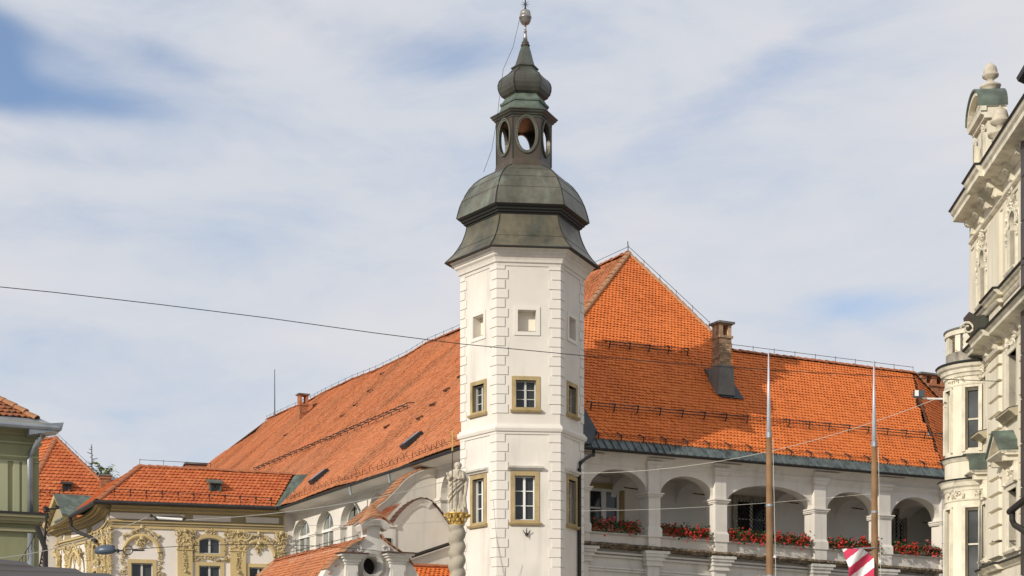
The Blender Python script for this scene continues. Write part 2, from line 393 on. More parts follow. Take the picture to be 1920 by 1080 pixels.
def window(fr, parent, t0, t1, z0, z1, d=0., sur=.12, surm='stone_ochre', depth=.18, mull=(2, 3), glass='glass', proud=.03, sill=True, hood=False,
           sash='white_paint', top=None, bar=.035, name='window', wide_mid=True, rec=0., vtop=None):
    """t0..z1 = clear opening; surround as the window's own mesh; sash bars and each pane beneath it. top: arch rise"""
    ar = (lambda a, b, z, r: arc(a, b, z, r)) if top else None
    if top: hole = [(t0, z0)]+arc(t0, t1, z1-top, top)[0:]+[(t1, z0)]; hole = [(t0, z0)]+arc(t0, t1, z1-top, top)+[(t1, z0)]
    else: hole = [(t0, z0), (t0, z1), (t1, z1), (t1, z0)]
    s = MB()
    if sur: 
        if top: o2 = [(t0-sur, z0-sur*.6)]+arc(t0-sur, t1+sur, z1-top, top+sur)+[(t1+sur, z0-sur*.6)]
        else: o2 = [(t0-sur, z0-sur*.6), (t0-sur, z1+sur), (t1+sur, z1+sur), (t1+sur, z0-sur*.6)]
        s.holed(fr, o2, [hole], d-depth, d+proud)
    else: s.holed(fr, [(t0-.02, z0-.02), (t0-.02, z1+.02), (t1+.02, z1+.02), (t1+.02, z0-.02)], [hole], d-depth, d-depth+.03)
    wn = s.build(name, surm, parent)
    if sill:
        MB().mould(fr, (t0-sur-.05, z0-sur*.6), (t1+sur+.05, z0-sur*.6), [(d-.02, -.09), (d+proud+.05, -.09), (d+proud+.09, -.03), (d+proud+.09, .0), (d-.02, .02)]).build('sill', surm, wn)
    if hood:
        MB().mould(fr, (t0-sur-.10, z1+sur+.03), (t1+sur+.10, z1+sur+.03), [(d-.01, 0), (d+.06, 0), (d+.09, .05), (d+.16, .07), (d+.18, .13), (d-.01, .15)]).build('hood', 'plaster_worn', wn)
    dg = d-depth+rec
    cols, rows = mull; fw = bar*1.3; b = MB()
    if top: loop = hole
    inn = [(t0+fw, z0+fw), (t0+fw, z1-fw), (t1-fw, z1-fw), (t1-fw, z0+fw)] if not top else [(t0+fw, z0+fw)]+arc(t0+fw, t1-fw, z1-top, top-fw)+[(t1-fw, z0+fw)]
    b.holed(fr, hole, [inn], dg+.012, dg+.07)
    w_ = (t1-t0)/cols; h_ = (z1-z0)/rows
    for i in range(1, cols):
        k = bar*(1.25 if wide_mid and i*2 == cols else .6)
        b.box(fr, t0+i*w_-k, t0+i*w_+k, dg+.014, dg+(.075 if wide_mid and i*2 == cols else .05), z0+fw, vtop or z1-fw)
    for j in range(1, rows): b.box(fr, t0+fw, t1-fw, dg+.016, dg+.045, z0+j*h_-bar*.45, z0+j*h_+bar*.45)
    b.build('sash', sash, wn)
    for i in range(cols):
        for j in range(rows):
            a0, a1, c0, c1 = t0+i*w_, t0+(i+1)*w_, z0+j*h_, z0+(j+1)*h_
            if top and j == rows-1:
                pts = [(a0, c0)]+[(max(a0, min(a1, q[0])), q[1]) for q in arc(t0, t1, z1-top, top, 16) if a0-.001 <= q[0] <= a1+.001]+[(a1, c0)]
            else: pts = [(a0+.004, c0+.004), (a0+.004, c1-.004), (a1-.004, c1-.004), (a1-.004, c0+.004)]
            q = MB(); e = random.uniform(-.006, .006)
            q.hexa([fr.p(t, dg-.01, z) for t, z in pts], [fr.p(t, dg+.006+e*(t-a0)/(a1-a0), z) for t, z in pts]); q.build('pane', glass, wn)
    return wn

def curl(mb, fr, t, z, r, d, hand=1, start=0., turns=1.3, th=.03):
    th *= .75
    pts = []
    for i in range(15):
        q = i/14; a = start+hand*q*turns*2*pi; rr = r*(1-.75*q); pts.append(fr.p(t+cos(a)*rr, d+th*.4+q*th*1.2, z+sin(a)*rr))
    mb.tube(pts, th, 5, th*.7)
def leafy(mb, fr, t, z, sx, sz, d, n, rnd, s=.06):
    s *= .82
    for i in range(n):
        a = t+rnd.uniform(-sx, sx); b = z+rnd.uniform(-sz, sz); ang = rnd.uniform(0, 2*pi); q = rnd.uniform(.6, 1.3)*s
        u = (cos(ang)*q, sin(ang)*q); v = (-sin(ang)*q*.45, cos(ang)*q*.45); h = rnd.uniform(.03, .09)
        mb.add([fr.p(a-u[0], d+.005, b-u[1]), fr.p(a+v[0], d+.01, b+v[1]), fr.p(a+u[0], d+h*.5, b+u[1]), fr.p(a-v[0], d+.01, b-v[1]), fr.p(a, d+h, b)],
               [(0, 1, 4), (1, 2, 4), (2, 3, 4), (3, 0, 4)])

# ------------------------------------------------------------------ ground
g = MB(); g.poly([(-3000, -3000, 0), (3000, -3000, 0), (3000, 3000, 0), (-3000, 3000, 0)])
struct(g.build('ground', 'asphalt'))
g = MB(); g.hexa([(-34, 2, -.02), (34, 2, -.02), (34, 64, -.02), (-34, 64, -.02)], [(-34, 2, .12), (34, 2, .12), (34, 64, .12), (-34, 64, .12)])
struct(g.build('square_pavement', 'paving'))

# main frames
C = Vector((-.82, 51.0)); UR = Vector((.889, .457)).normalized(); NR = Vector((UR.y, -UR.x)); UL = Vector((-UR.y, UR.x)); NL = Vector((-UR.x, -UR.y))
ZG = 10.13
R = Fr(C, UR, NR); LW = Fr(C, UL, NL)
# ------------------------------------------------------------------ tower
TY = 51.8; PXM = TY/F
def tx(cx): return (cx-CX)*PXM
def tz(py): return EYE+(HY-py)*PXM
TC = (tx(979.5), TY); tower = thing('castle_tower', 'white hexagonal tower with corner quoins and a tall dark copper onion roof', 'tower', (TC[0], TC[1], 0))
RS = 115.2*PXM; ROT = radians(6)
def corner(r, a, c=TC): return Vector((c[0]+r*cos(radians(a)), c[1]+r*sin(radians(a))))
FA = []
for na in (-84, -144, -24, 36, 96, 156):
    o = corner(RS, na-30); e = corner(RS, na+30); FA.append(Fr(o, e-o, (cos(radians(na)), sin(radians(na)))))
FF = FA[0]; zt = tz(513)
def fr_rect(fr, x0, y0, x1, y1):
    xm = (x0+x1)/2; ym = (y0+y1)/2
    return fr.at(x0, ym)[0], fr.at(x1, ym)[0], fr.at(xm, y1)[1], fr.at(xm, y0)[1]
blind = fr_rect(FF, 971, 581.5, 1005, 622); w_up = fr_rect(FF, 967, 713, 1005, 764); w_lo = fr_rect(FF, 965, 892, 1003, 975)
def shift(rc, fr):   # same size, centred on the face
    s = RS/2-(rc[0]+rc[1])/2; return rc if fr is FF else (rc[0]+s, rc[1]+s, rc[2], rc[3])
for i, fr in enumerate(FA):
    holes = []
    if i < 3:
        for rc in (blind, w_up, w_lo):
            a = shift(rc, fr); holes.append([(a[0], a[2]), (a[0], a[3]), (a[1], a[3]), (a[1], a[2])])
    MB().holed(fr, [(0, 0), (RS, 0), (RS, zt), (0, zt)], holes, -.36, 0).build('wall', 'plaster_white', tower)
    if i < 3:
        a = shift(blind, fr)
        b = MB().holed(fr, [(a[0]-.13, a[2]-.12), (a[0]-.13, a[3]+.12), (a[1]+.13, a[3]+.12), (a[1]+.13, a[2]-.12)], [[(a[0]-.004, a[2]-.004), (a[0]-.004, a[3]+.004), (a[1]+.004, a[3]+.004), (a[1]+.004, a[2]-.004)]], .001, .03).build('blind_window', 'plaster_quoin', tower)
        MB().box(fr, a[0]-.03, a[1]+.03, -.33, -.30, a[2]-.03, a[3]+.03).build('recess_back', 'skin_of_opening', b)
        MB().box(fr, a[0]-.002, a[1]+.002, -.29, .012, a[2]-.004, a[2]+.025).build('sill', 'stone_grey', b)
        a = shift(w_up, fr); window(fr, tower, *a, sur=.13, depth=.22, mull=(2, 3), bar=.027, sash='grey_paint', surm='stone_ochre')
        a = shift(w_lo, fr); window(fr, tower, *a, sur=.14, depth=.22, mull=(2, 3), bar=.03, hood=True, sash='grey_paint' if i == 2 else 'white_paint')
# quoins wrap each corner, long and short in turn
def quoin_mesh(la, lb, h):
    mb = MB(); e = .028; c0 = Vector((0, 0))
    # local: corner at origin, arm a along +x, arm b at 120 degrees
    a = Vector((1, 0)); b = Vector((cos(radians(120)), sin(radians(120)))); na = Vector((0, -1)); nb = Vector((-sin(radians(120))*1, cos(radians(120))))
    oc = (na+nb).normalized()*(e/cos(radians(30)))
    P = [c0+a*la, c0+a*la+na*e, oc, c0+b*lb+nb*e, c0+b*lb, c0]
    mb.hexa([(p.x, p.y, 0) for p in P], [(p.x, p.y, h) for p in P]); me = bpy.data.meshes.new('quoin')
    me.from_pydata(mb.v, [], mb.f); me.materials.append(MATS['plaster_quoin'])
    bm = bmesh.new(); bm.from_mesh(me); bmesh.ops.recalc_face_normals(bm, faces=bm.faces); bm.to_mesh(me); bm.free(); return me
qp = (tz(520)-tz(800))/16.15; qh = qp-.028
qa, qb = quoin_mesh(.26, .37, qh), quoin_mesh(.36, .27, qh)
zs0 = tz(811+2); zs1 = tz(828)
for ca in (-174, -114, -54, 6):
    c = corner(RS, ca)
    # right-hand arm runs to the next corner counter-clockwise in plan
    e = corner(RS, ca+60)-c; rz = atan2(e.y, e.x)
    z = zt-.05-qp; i = 0
    while z > .3:
        lo, hi = z, z+qh
        if not (hi > zs1-.02 and lo < zs0+.12):
            o = bpy.data.objects.new('quoin', (qa, qb)[i % 2]); COL.objects.link(o); setpar(o, tower, (c.x, c.y, z)); o.rotation_euler = (0, 0, rz)
        z -= qp; i += 1
def hexring(prof, name, m, parent=tower, **k):
    """prof: (half px, py, centre px)"""
    return MB().lathe((0, 0), [(h*PXM, tz(y), tx(c), TY) for h, y, c in prof], 6, ROT).build(name, m, parent, **k)
hexring([(110, 832, 979.5), (117.5, 831, 979.5), (118, 827, 979.5), (121, 826, 979.5), (123, 821, 979.5), (122, 817, 979.5), (119, 816, 979.5), (118.5, 813, 979.5), (112, 812, 979.5)], 'string_course', 'plaster_quoin')
hexring([(110, 527, 979.7), (117, 527, 979.7), (118, 522, 979.8), (121, 521, 979.8), (122, 517, 979.8), (124, 513, 979.9), (128.5, 509.5, 980), (129, 506.5, 980), (132, 505.5, 980), (133.5, 503, 980), (135, 500.5, 980.2), (139, 499, 980.3), (141, 497.5, 980.4), (110, 497.2, 980.4)], 'cornice', 'plaster_white')
skirt = [(146.5, 498.6, 980.5), (145.5, 497, 980.5), (139, 491, 980.5), (131, 483, 980.7), (124, 473.5, 980.8), (117.5, 463, 981), (112, 451, 981), (108, 440, 981), (105.8, 429, 981)]
def facets(prof, name, m, rows=None, seam=True, proud=.02, gapz=.0):
    """six facets, each split into sheets (rows = lists of profile indices)"""
    rows = rows or [(0, len(prof)-1)]
    pts = [[Vector((tx(c)+h*PXM*cos(ROT+j*pi/3), TY+h*PXM*sin(ROT+j*pi/3), tz(y))) for j in range(6)] for h, y, c in prof]
    for j in range(6):
        k = (j+1) % 6; nrm = Vector((cos(ROT+j*pi/3+pi/6), sin(ROT+j*pi/3+pi/6), 0))
        for r0, r1 in rows:
            vs = []; pr = pts[r0:r1+1]; e = .004
            for q in pr:
                a, b = q[j], q[k]; dd = (b-a).normalized()*e; vs += [a+dd, b-dd]
            ins = [v-nrm*.03-Vector((0, 0, .005)) for v in vs]; nq = len(pr); m0 = len(vs)
            if r0 > 0:
                vs[0] = vs[0]+nrm*.012; vs[1] = vs[1]+nrm*.012
            fs = [(2*i, 2*i+1, 2*i+3, 2*i+2) for i in range(nq-1)]
            fs += [(m0+2*i, m0+2*i+2, m0+2*i+3, m0+2*i+1) for i in range(nq-1)]
            fs += [(0, m0, m0+1, 1), (2*nq-2, 2*nq-1, m0+2*nq-1, m0+2*nq-2)]
            for i in range(nq-1): fs += [(2*i, 2*i+2, m0+2*i+2, m0+2*i), (2*i+1, m0+2*i+1, m0+2*i+3, 2*i+3)]
            MB().add(vs+ins, fs).build(name, m, tower)
        if seam: MB().tube([q[j] for q in pts], .022, 5).build('hip_seam', 'seam_dark', tower)
facets(skirt, 'skirt_sheet', 'copper_skirt', [(0, 4), (4, 8)])
hexring([(146.8, 499.4, 980.5), (147.2, 498.2, 980.5), (146, 497, 980.5), (140, 497.6, 980.5)], 'drip_edge', 'seam_dark')
hexring([(104, 431, 981), (107.5, 430, 981), (108, 427.5, 981), (111.5, 427, 981), (113, 424, 981), (116, 423, 981), (117.5, 420, 981), (121, 418.5, 981), (123.5, 416.5, 981), (125, 415, 981), (110, 414.2, 981)], 'waist_cornice', 'seam_dark')
dome = [(125, 415.2, 981), (124.6, 412.5, 981), (122, 402, 981), (119, 392, 981), (115, 382, 981.3), (110, 372, 981.5), (102, 359, 981.7), (93, 348.5, 982), (83, 340.5, 982), (72, 334, 982), (63, 329.5, 982), (56, 326, 982)]
facets(dome, 'dome_sheet', 'copper_sage', [(0, 4), (4, 6), (6, 8), (8, 11)])
hexring([(50, 329, 982), (57, 328, 982), (56, 324.5, 982), (54, 322, 982), (52.7, 315, 982), (52, 312, 982), (50, 311.5, 982)], 'lantern_base', 'copper_brown')
# lantern: six pierced copper walls
RL = 51.8*PXM; LC = (tx(982.3), TY)
zl0, zl1 = tz(313), tz(233)
bead = MB().blob((0, 0, 0), .032, 6); bme = bpy.data.meshes.new('bead'); bme.from_pydata(bead.v, [], bead.f); bme.materials.append(MATS['copper_sage'])
for na in (-84, -144, -24, 36, 96, 156):
    o = corner(RL, na-30, LC); e = corner(RL, na+30, LC); fr = Fr(o, e-o, (cos(radians(na)), sin(radians(na))))
    zc = tz(267.5); a_, b_ = .295, .545
    el = lambda a, b, n=28: [(RL/2+a*cos(2*pi*i/n), zc+b*sin(2*pi*i/n)) for i in range(n)]
    wl = MB().holed(fr, [(0, zl0), (RL, zl0), (RL, zl1), (0, zl1)], [el(a_, b_)], -.09, 0).build('lantern_wall', 'copper_brown', tower)
    MB().holed(fr, el(a_+.085, b_+.085), [el(a_, b_)], -.02, .03).build('oval_frame', 'copper_sage', wl)
    MB().sweep(fr, el(a_+.085, b_+.085), [(-.01, .001), (-.01, .05), (.025, .05), (.025, .001)], True).build('oval_moulding', 'copper_sage', wl)
    bds = MB()
    for i in range(40):
        q = 2*pi*i/40; bds.blob(fr.p(RL/2+(a_+.045)*cos(q), .035, zc+(b_+.045)*sin(q)), .024, 4)
    stuff(bds.build('beading', 'copper_green', wl))
    MB().tube([fr.p(0, .0, zl0), fr.p(0, .0, zl1)], .022, 5).build('corner_seam', 'seam_dark', tower)
hexring([(46, 314, 982.3), (46, 318, 982.3)], 'lantern_floor', 'copper_brown')
hexring([(47, 236, 982.5), (53, 235.5, 982.5), (53.5, 232.5, 982.5), (56, 232, 982.5), (58, 229, 982.6), (60.5, 228, 982.6), (62, 225.5, 982.7), (64.2, 224.2, 982.7), (64.2, 222.4, 982.7), (60, 221.5, 982.7)], 'lantern_cornice', 'copper_dark')
hexring([(62, 222.6, 982.8), (56, 219.5, 982.9), (50, 215.5, 983), (46.5, 211, 983), (44.5, 206, 983.2), (43.5, 201, 983.3)], 'lantern_roof', 'copper_green')
hexring([(43, 202.5, 983.4), (46, 202, 983.4), (46.6, 199, 983.4), (45.5, 197, 983.4), (42.5, 195.5, 983.5), (39.5, 191, 983.6), (37.2, 187.5, 983.6), (36, 185, 983.6)], 'onion_collar', 'copper_green')
onion = [(37, 187, 983.6), (43, 183.5, 983.6), (47.5, 177, 983.6), (50, 169, 983.6), (50.2, 162, 983.6), (48.5, 156, 983.7), (44.5, 151, 983.8), (39, 147, 983.8), (32.5, 142.5, 984), (27.5, 138, 984), (24, 133.5, 984)]
MB().lathe((0, 0), [(h*PXM, tz(y), tx(c), TY) for h, y, c in onion], 6, ROT).build('onion_dome', 'copper_dark', tower)
for j in range(6):
    MB().tube([(tx(c)+h*PXM*cos(ROT+j*pi/3), TY+h*PXM*sin(ROT+j*pi/3), tz(y)) for h, y, c in onion], .02, 5).build('hip_seam', 'seam_dark', tower)
hexring([(20, 134.5, 984), (23.5, 134, 984), (24, 131.5, 984), (26.3, 130.3, 984), (26.3, 128.3, 984), (22, 125.8, 984.1), (19.3, 123, 984.2), (17, 122.5, 984.2)], 'spire_collar', 'copper_dark')
hexring([(18.8, 123.5, 984.2), (15, 112, 984.5), (11.2, 98, 984.8), (7.4, 86.5, 985)], 'spire', 'copper_dark')
tcx = tx(985)
def rnd_lathe(prof, name, m, k=16): return MB().lathe((tcx, TY), [(h*PXM, tz(y)) for h, y in prof], k).build(name, m, tower, smooth=True)
rnd_lathe([(6, 88), (8.5, 87), (8.5, 84.5), (6.5, 83), (7, 80), (5.5, 78.5), (4.6, 77)], 'spire_cap', 'copper_brown')
rnd_lathe([(4.4, 78), (3.4, 68), (2.4, 60.5), (3.2, 60), (3.2, 58.5), (2.2, 58), (1.9, 47), (3.5, 46.5)], 'finial_stem', 'silver')
rnd_lathe([(3, 47), (7, 45), (10.2, 40), (11, 35), (11.9, 34.2), (11.9, 32), (10.4, 31.2), (10.2, 26), (9, 21), (5, 18.8), (2, 18)], 'finial_ball', 'silver')
rnd_lathe([(2.4, 18.4), (1.6, 14), (1.1, 0), (.7, -22)], 'finial_rod', 'iron', 8)
stf = MB()
for a in range(8):
    q = a*pi/4; stf.tube([(tcx, TY, tz(8)), (tcx+cos(q)*.16, TY+sin(q*3)*.04, tz(8)+sin(q)*.16)], .012, 4, .004)
stf.build('finial_star', 'iron', tower)
MB().tube([(tx(975), TY-.1, tz(35)), (tx(962), TY-.5, tz(100)), (tx(944), TY-.9, tz(150)), (tx(936.5), TY-.9, tz(205)), (tx(934), TY-1.0, tz(232)), (tx(923), TY-1.0, tz(300)), (tx(908), TY-1.2, tz(345))], .007, 4).build('lightning_wire', 'iron', tower)
for y0, x0 in ((462, 973), (463, 1011), (461, 1014)):
    p = FF.p(FF.at(x0, y0)[0], .05+(505-y0)*-.001, tz(y0)); MB().blob(Vector(p)-Vector((0, 0, 0)), .035, 5).build('snow_hook', 'silver', tower)
# iron wall anchor below the lower window
t0, z0 = FF.at(987, 1000); an = MB()
for dx, dz, r in ((-.12, .10, .02), (.12, .10, .02), (0, .16, .025), (0, -.14, .02)): an.tube([FF.p(t0, .02, z0-.05), FF.p(t0+dx*.7, .07, z0+dz*.3), FF.p(t0+dx, .10, z0+dz)], r, 5, r*.5)
an.blob(FF.p(t0, .06, z0-.04), .06); an.build('wall_anchor', 'iron', tower)

# ------------------------------------------------------------------ right wing (arcade)
TG = R.at(1790, 894)[0]+6
wing = thing('castle_wing', 'castle wing with steep orange tiled roof above an arcaded gallery of five arches', 'building', (8, 57, 0))
wing_l = thing('castle_wing', 'long castle wing with sagging weathered tiled roof running back behind the tower', 'building', (-8, 72, 0))
O = -.55                         # wall face behind gutter line
def rz(px, py, d=O): return R.at(px, py, d)
def line(pa, pb, d=O):           # height along the wall through two picture points on it
    (ta, za), (tb, zb) = rz(*pa, d), rz(*pb, d); return lambda t: za+(zb-za)*(t-ta)/(tb-ta)
imp = line((1097, 914), (1756, 977)); strg = line((1105, 860), (1764, 924)); ledge = line((1091, 1018), (1767, 1072)); par = line((1105, 998), (1763, 1047))
T0 = rz(1085, 950)[0]; T1 = rz(1800, 950)[0]+6
ARCH = [(1105, 1212, 880), (1238, 1338, 893), (1363, 1524, 911), (1550.5, 1645, 922.5), (1671, 1763, 932.5)]
zw = lambda t: ZG-.12
holes = []; AR = []
for xa, xb, ya in ARCH:
    ta, tb = rz(xa, 950)[0], rz(xb, 950)[0]; tm = (ta+tb)/2; zt_ = rz((xa+xb)/2, ya)[1]; za = imp((ta+tb)/2)
    AR.append((ta, tb, za, zt_-za)); holes.append([(ta, par(ta))]+arc(ta, tb, za, zt_-za, 18)+[(tb, par(tb))])
MB().holed(R, [(T0, ledge(T0)), (T1, ledge(T1)), (T1, ZG-.1), (T0, ZG-.1)], holes, O-.5, O).build('arcade_wall', 'plaster_white', wing)
MB().hexa([R.p(T0, O-.5, 0), R.p(T1, O-.5, 0), R.p(T1, O-.5, ledge(T1)-.02), R.p(T0, O-.5, ledge(T0)-.02)], [R.p(T0, O-.14, 0), R.p(T1, O-.14, 0), R.p(T1, O-.14, ledge(T1)-.02), R.p(T0, O-.14, ledge(T0)-.02)]).build('lower_wall', 'plaster_worn', wing)
# parapet coping
for ta, tb, za, ri in AR:
    MB().mould(R, (ta+.01, par(ta)-.02), (tb-.01, par(tb)-.02), [(O-.52, -.01), (O+.05, -.01), (O+.09, .03), (O+.09, .055), (O-.52, .07)]).build('parapet_sill', 'plaster_worn', wing)
# string course
MB().mould(R, (T0, strg(T0)), (T1, strg(T1)), [(O-.02, -.10), (O+.03, -.10), (O+.035, -.04), (O+.07, -.02), (O+.08, .03), (O+.11, .05), (O+.11, .09), (O-.02, .11)]).build('string_course', 'plaster_white', wing)
# eaves cove
MB().mould(R, (T0, ZG), (T1, ZG), [(O-.02, -.55), (O+.03, -.50), (O+.07, -.38), (O+.16, -.24), (O+.30, -.16), (O+.46, -.13), (O+.46, -.06), (O-.02, -.05)]).build('eaves_cove', 'plaster_white', wing)
# piers: pilaster, impost caps, base, flaring head
PIL = [(1092, 1105), (1216, 1238), (1341, 1363), (1527, 1549.5), (1648, 1671), (1766, 1787)]
for xa, xb in PIL:
    ta, tb = rz(xa, 960, O+.16)[0], rz(xb, 960, O+.16)[0]; tm = (ta+tb)/2
    zi = imp(tm); zp = par(tm); zs = strg(tm); zl = ledge(tm)
    pl = MB().box(R, ta, tb, O+.001, O+.17, zp+.34, zi-.10).box(R, ta+.015, tb-.015, O+.001, O+.14, zi+.02, zs-.16).build('pilaster', 'plaster_white', wing)
    # impost cap around pilaster and the jambs
    q = MB(); 
    for h0, h1, e in ((-.15, -.10, .025), (-.10, -.03, .06), (-.03, .02, .10)): q.box(R, ta-e, tb+e, O-.54, O+.17+e, zi+h0, zi+h1)
    q.build('impost', 'plaster_white', pl)
    q = MB(); q.box(R, ta-.05, tb+.05, O+.001, O+.22, zp-.02, zp+.26)
    q.hexa([R.p(ta-.05, O, zp+.26), R.p(tb+.05, O, zp+.26), R.p(tb, O, zp+.36), R.p(ta, O, zp+.36)], [R.p(ta-.05, O+.22, zp+.26), R.p(tb+.05, O+.22, zp+.26), R.p(tb, O+.17, zp+.36), R.p(ta, O+.17, zp+.36)])
    q.box(R, ta-.005, tb+.005, O+.001, O+.18, zl+.03, zp-.02); q.build('pilaster_base', 'plaster_white', pl)
    q = MB()
    for h0, h1, e in ((-.17, -.11, .03), (-.11, -.02, .05), (-.02, .09, .09)): q.box(R, ta-e, tb+e, O+.001, O+.17+e, zs+h0, zs+h1)
    n_ = 6; prev = None
    for i in range(n_):
        f0, f1 = i/n_, (i+1)/n_; e0, e1 = .05+.75*f0**2.2, .05+.75*f1**2.2; hz0, hz1 = zs+.11+(ZG-.2-zs-.11)*f0, zs+.11+(ZG-.2-zs-.11)*f1
        d0_, d1_ = O+.17+.22*f0**2, O+.17+.22*f1**2
        q.hexa([R.p(ta-e0*.15, O, hz0), R.p(tb+e0, O, hz0), R.p(tb+e1, O, hz1), R.p(ta-e1*.15, O, hz1)], [R.p(ta-e0*.15, d0_, hz0), R.p(tb+e0*.6, d0_, hz0), R.p(tb+e1*.6, d1_, hz1), R.p(ta-e1*.15, d1_, hz1)])
    q.build('pilaster_head', 'plaster_white', pl)
    # storey below: capital and shaft
    q = MB(); zz = zl-.10
    for i, (h, e, dd) in enumerate(((.10, .34, .34), (.10, .26, .30), (.14, .18, .25), (.12, .10, .2), (.06, .13, .23))):
        q.box(R, ta-e*.6, tb+e, O-.12, O+dd-.05, zz-h, zz); zz -= h+.001
    q.box(R, ta+.0, tb, O-.12, O+.10, 0.15, zz); q.build('lower_pilaster', 'plaster_worn', wing)
for dz, e in ((-.30, .10), (-.42, .06), (-.82, .05), (-.9, .02)):
    MB().box(R, T0, T1, O-.13, O-.14+e+.05, ledge(T0)+dz, ledge(T0)+dz+.07, ledge(T1)+dz, ledge(T1)+dz+.07).build('moulding', 'plaster_worn', wing)
# rough weathered ledge made of stone slabs
t = T0
rr = random.Random(4)
while t < T1:
    l_ = rr.uniform(.22, .5); z = ledge(t); z1 = ledge(t+l_); mb = MB(); vs = []; fs = []
    na_ = 4
    for i in range(na_+1):
        for k, (d, dz) in enumerate(((O-.1, -.12), (O+.20, -.12), (O+.34, -.03), (O+.32, .03), (O+.1, .075), (O-.1, .08))):
            vs.append(R.p(t+l_*.99*i/na_, d+rr.uniform(-.02, .02), z+(z1-z)*i/na_+dz+rr.uniform(-.018, .018)))
    m = 6; fs = [(i*m+k, i*m+(k+1) % m, (i+1)*m+(k+1) % m, (i+1)*m+k) for i in range(na_) for k in range(m)]+[tuple(range(m))[::-1], tuple(range(na_*m, na_*m+m))]
    mb.add(vs, fs).build('ledge_slab', 'ledge_stone', wing); t += l_
# gallery: back wall with windows, ceiling, floor
GD = O-2.6
MB().hexa([R.p(T0, GD-.2, 0), R.p(T1, GD-.2, 0), R.p(T1, GD-.2, ZG+.2), R.p(T0, GD-.2, ZG+.2)], [R.p(T0, GD, 0), R.p(T1, GD, 0), R.p(T1, GD, ZG+.2), R.p(T0, GD, ZG+.2)]).build('gallery_back_wall', 'plaster_gallery', wing)
MB().box(R, T0, T1, GD, O-.5, ledge(T0)-.1, ledge(T0)+.02, ledge(T1)-.1, ledge(T1)+.02).build('gallery_floor', 'stone_grey', wing)
MB().box(R, T0, T1, GD, O-.5, ZG-.5, ZG-.3).build('gallery_ceiling', 'plaster_gallery', wing)
# transverse ribs between the bays
for xa, xb in PIL[1:]:
    ta = rz(xa, 960, O)[0]; tb = rz(xb, 960, O)[0]
    zi = imp(ta); k = 10; dm = (O-.5+GD)/2; hw = (O-.5-GD)/2
    pts = [(dm-hw*cos(pi*i/k), zi+.05+.75*sin(pi*i/k)) for i in range(k+1)]
    q = MB()
    for i in range(k): q.hexa([R.p(ta-.02, pts[i][0], pts[i][1]), R.p(ta-.02, pts[i+1][0], pts[i+1][1]), R.p(ta-.02, pts[i+1][0], ZG-.5), R.p(ta-.02, pts[i][0], ZG-.5)],
                              [R.p(tb+.02, pts[i][0], pts[i][1]), R.p(tb+.02, pts[i+1][0], pts[i+1][1]), R.p(tb+.02, pts[i+1][0], ZG-.5), R.p(tb+.02, pts[i][0], ZG-.5)])
    q.build('gallery_rib', 'plaster_gallery', wing)
for px, py in ((1187, 914), (1316, 925), (1490, 941), (1612, 952), (1745, 979)):
    t_, z_ = rz(px, py, O-.6); MB().tube([R.p(t_-.28, O-.75, z_), R.p(t_+.3, O-.75, z_-.03)], .024, 6).build('tie_rod', 'iron_rust', wing)
def rect_at(d, x0, y0, x1, y1):
    t0_, za = R.at(x0, y0, d); t1_, zb = R.at(x1, y1, d); tm, zm = R.at((x0+x1)/2, y0, d); _, zq = R.at((x0+x1)/2, y1, d)
    return t0_, t1_, zq, zm
window(R, wing, *rect_at(GD, 1100, 917, 1159, 990), d=GD+.12, sur=.19, depth=.1, mull=(2, 2), sash='white_paint', bar=.08, surm='stone_ochre', sill=False)
for (x0, y0, x1, y1) in ((1378, 939, 1434, 1010), (1674, 963, 1690, 1042)):
    rc = rect_at(GD, x0, y0, x1, y1); gw = window(R, wing, *rc, d=GD+.12, sur=.17, depth=.1, mull=(2, 2), sash='grey_paint', bar=.05, surm='stone_grey', sill=False)
    q = MB(); t0_, t1_, z0_, z1_ = rc; s_ = .16; k = int(((t1_-t0_)+(z1_-z0_))/s_)+1
    for sg in (1, -1):
        for i in range(1, k):
            c_ = i*s_; a = (t0_+min(c_, t1_-t0_), z0_+max(0, c_-(t1_-t0_))); b = (t0_+max(0, c_-(z1_-z0_)), z0_+min(c_, z1_-z0_))
            if sg < 0: a = (t0_+t1_-a[0], a[1]); b = (t0_+t1_-b[0], b[1])
            q.tube([R.p(a[0], GD+.10+.012*sg, a[1]), R.p(b[0], GD+.10+.012*sg, b[1])], .015, 4)
    q.build('window_grille', 'iron', gw)

# --- roof geometry shared by both wings
YA = 64.0
A = W(1178, 475, YA)                               # apex where the long ridge ends
def on_front(P): return -((Vector((P.x, P.y))-C).dot(NR))
drA = on_front(A); hA = A.z-ZG
SR = Slope(R.p(0, 0, ZG), (UR.x, UR.y, 0), (-NR.x*drA, -NR.y*drA, hA))
dlA = -((Vector((A.x, A.y))-C).dot(NL))
SL = Slope(LW.p(0, 0, ZG), (UL.x, UL.y, 0), (-NL.x*dlA, -NL.y*dlA, hA))
Cp = Vector((C.x, C.y, ZG))
RB1 = SR.hit(1372, 658); RB2 = SR.hit(1712, 700); zr = (RB1.z+RB2.z)/2
def on_ridge(a):   # ridge line of the right wing: through RB1 and RB2
    return RB1+(RB2-RB1)*((a-SR.ab(RB1)[0])/(SR.ab(RB2)[0]-SR.ab(RB1)[0]))
HE = SR.hit(1333, 622); HE2 = RB1
E2 = SR.hit(1764, 874)
cs = .42                                            # copper strip height up the slope
pa = [SR.ab(x) for x in (Cp, A, SR.hit(1256, 547), HE, RB1, RB2, SR.hit(1716, 752), E2)]
polyR = [(pa[0][0]+cs*.6, cs)]+pa[1:7]+[(pa[7][0], cs)]
ch0 = SR.ab(SR.hit(1345, 735)); 
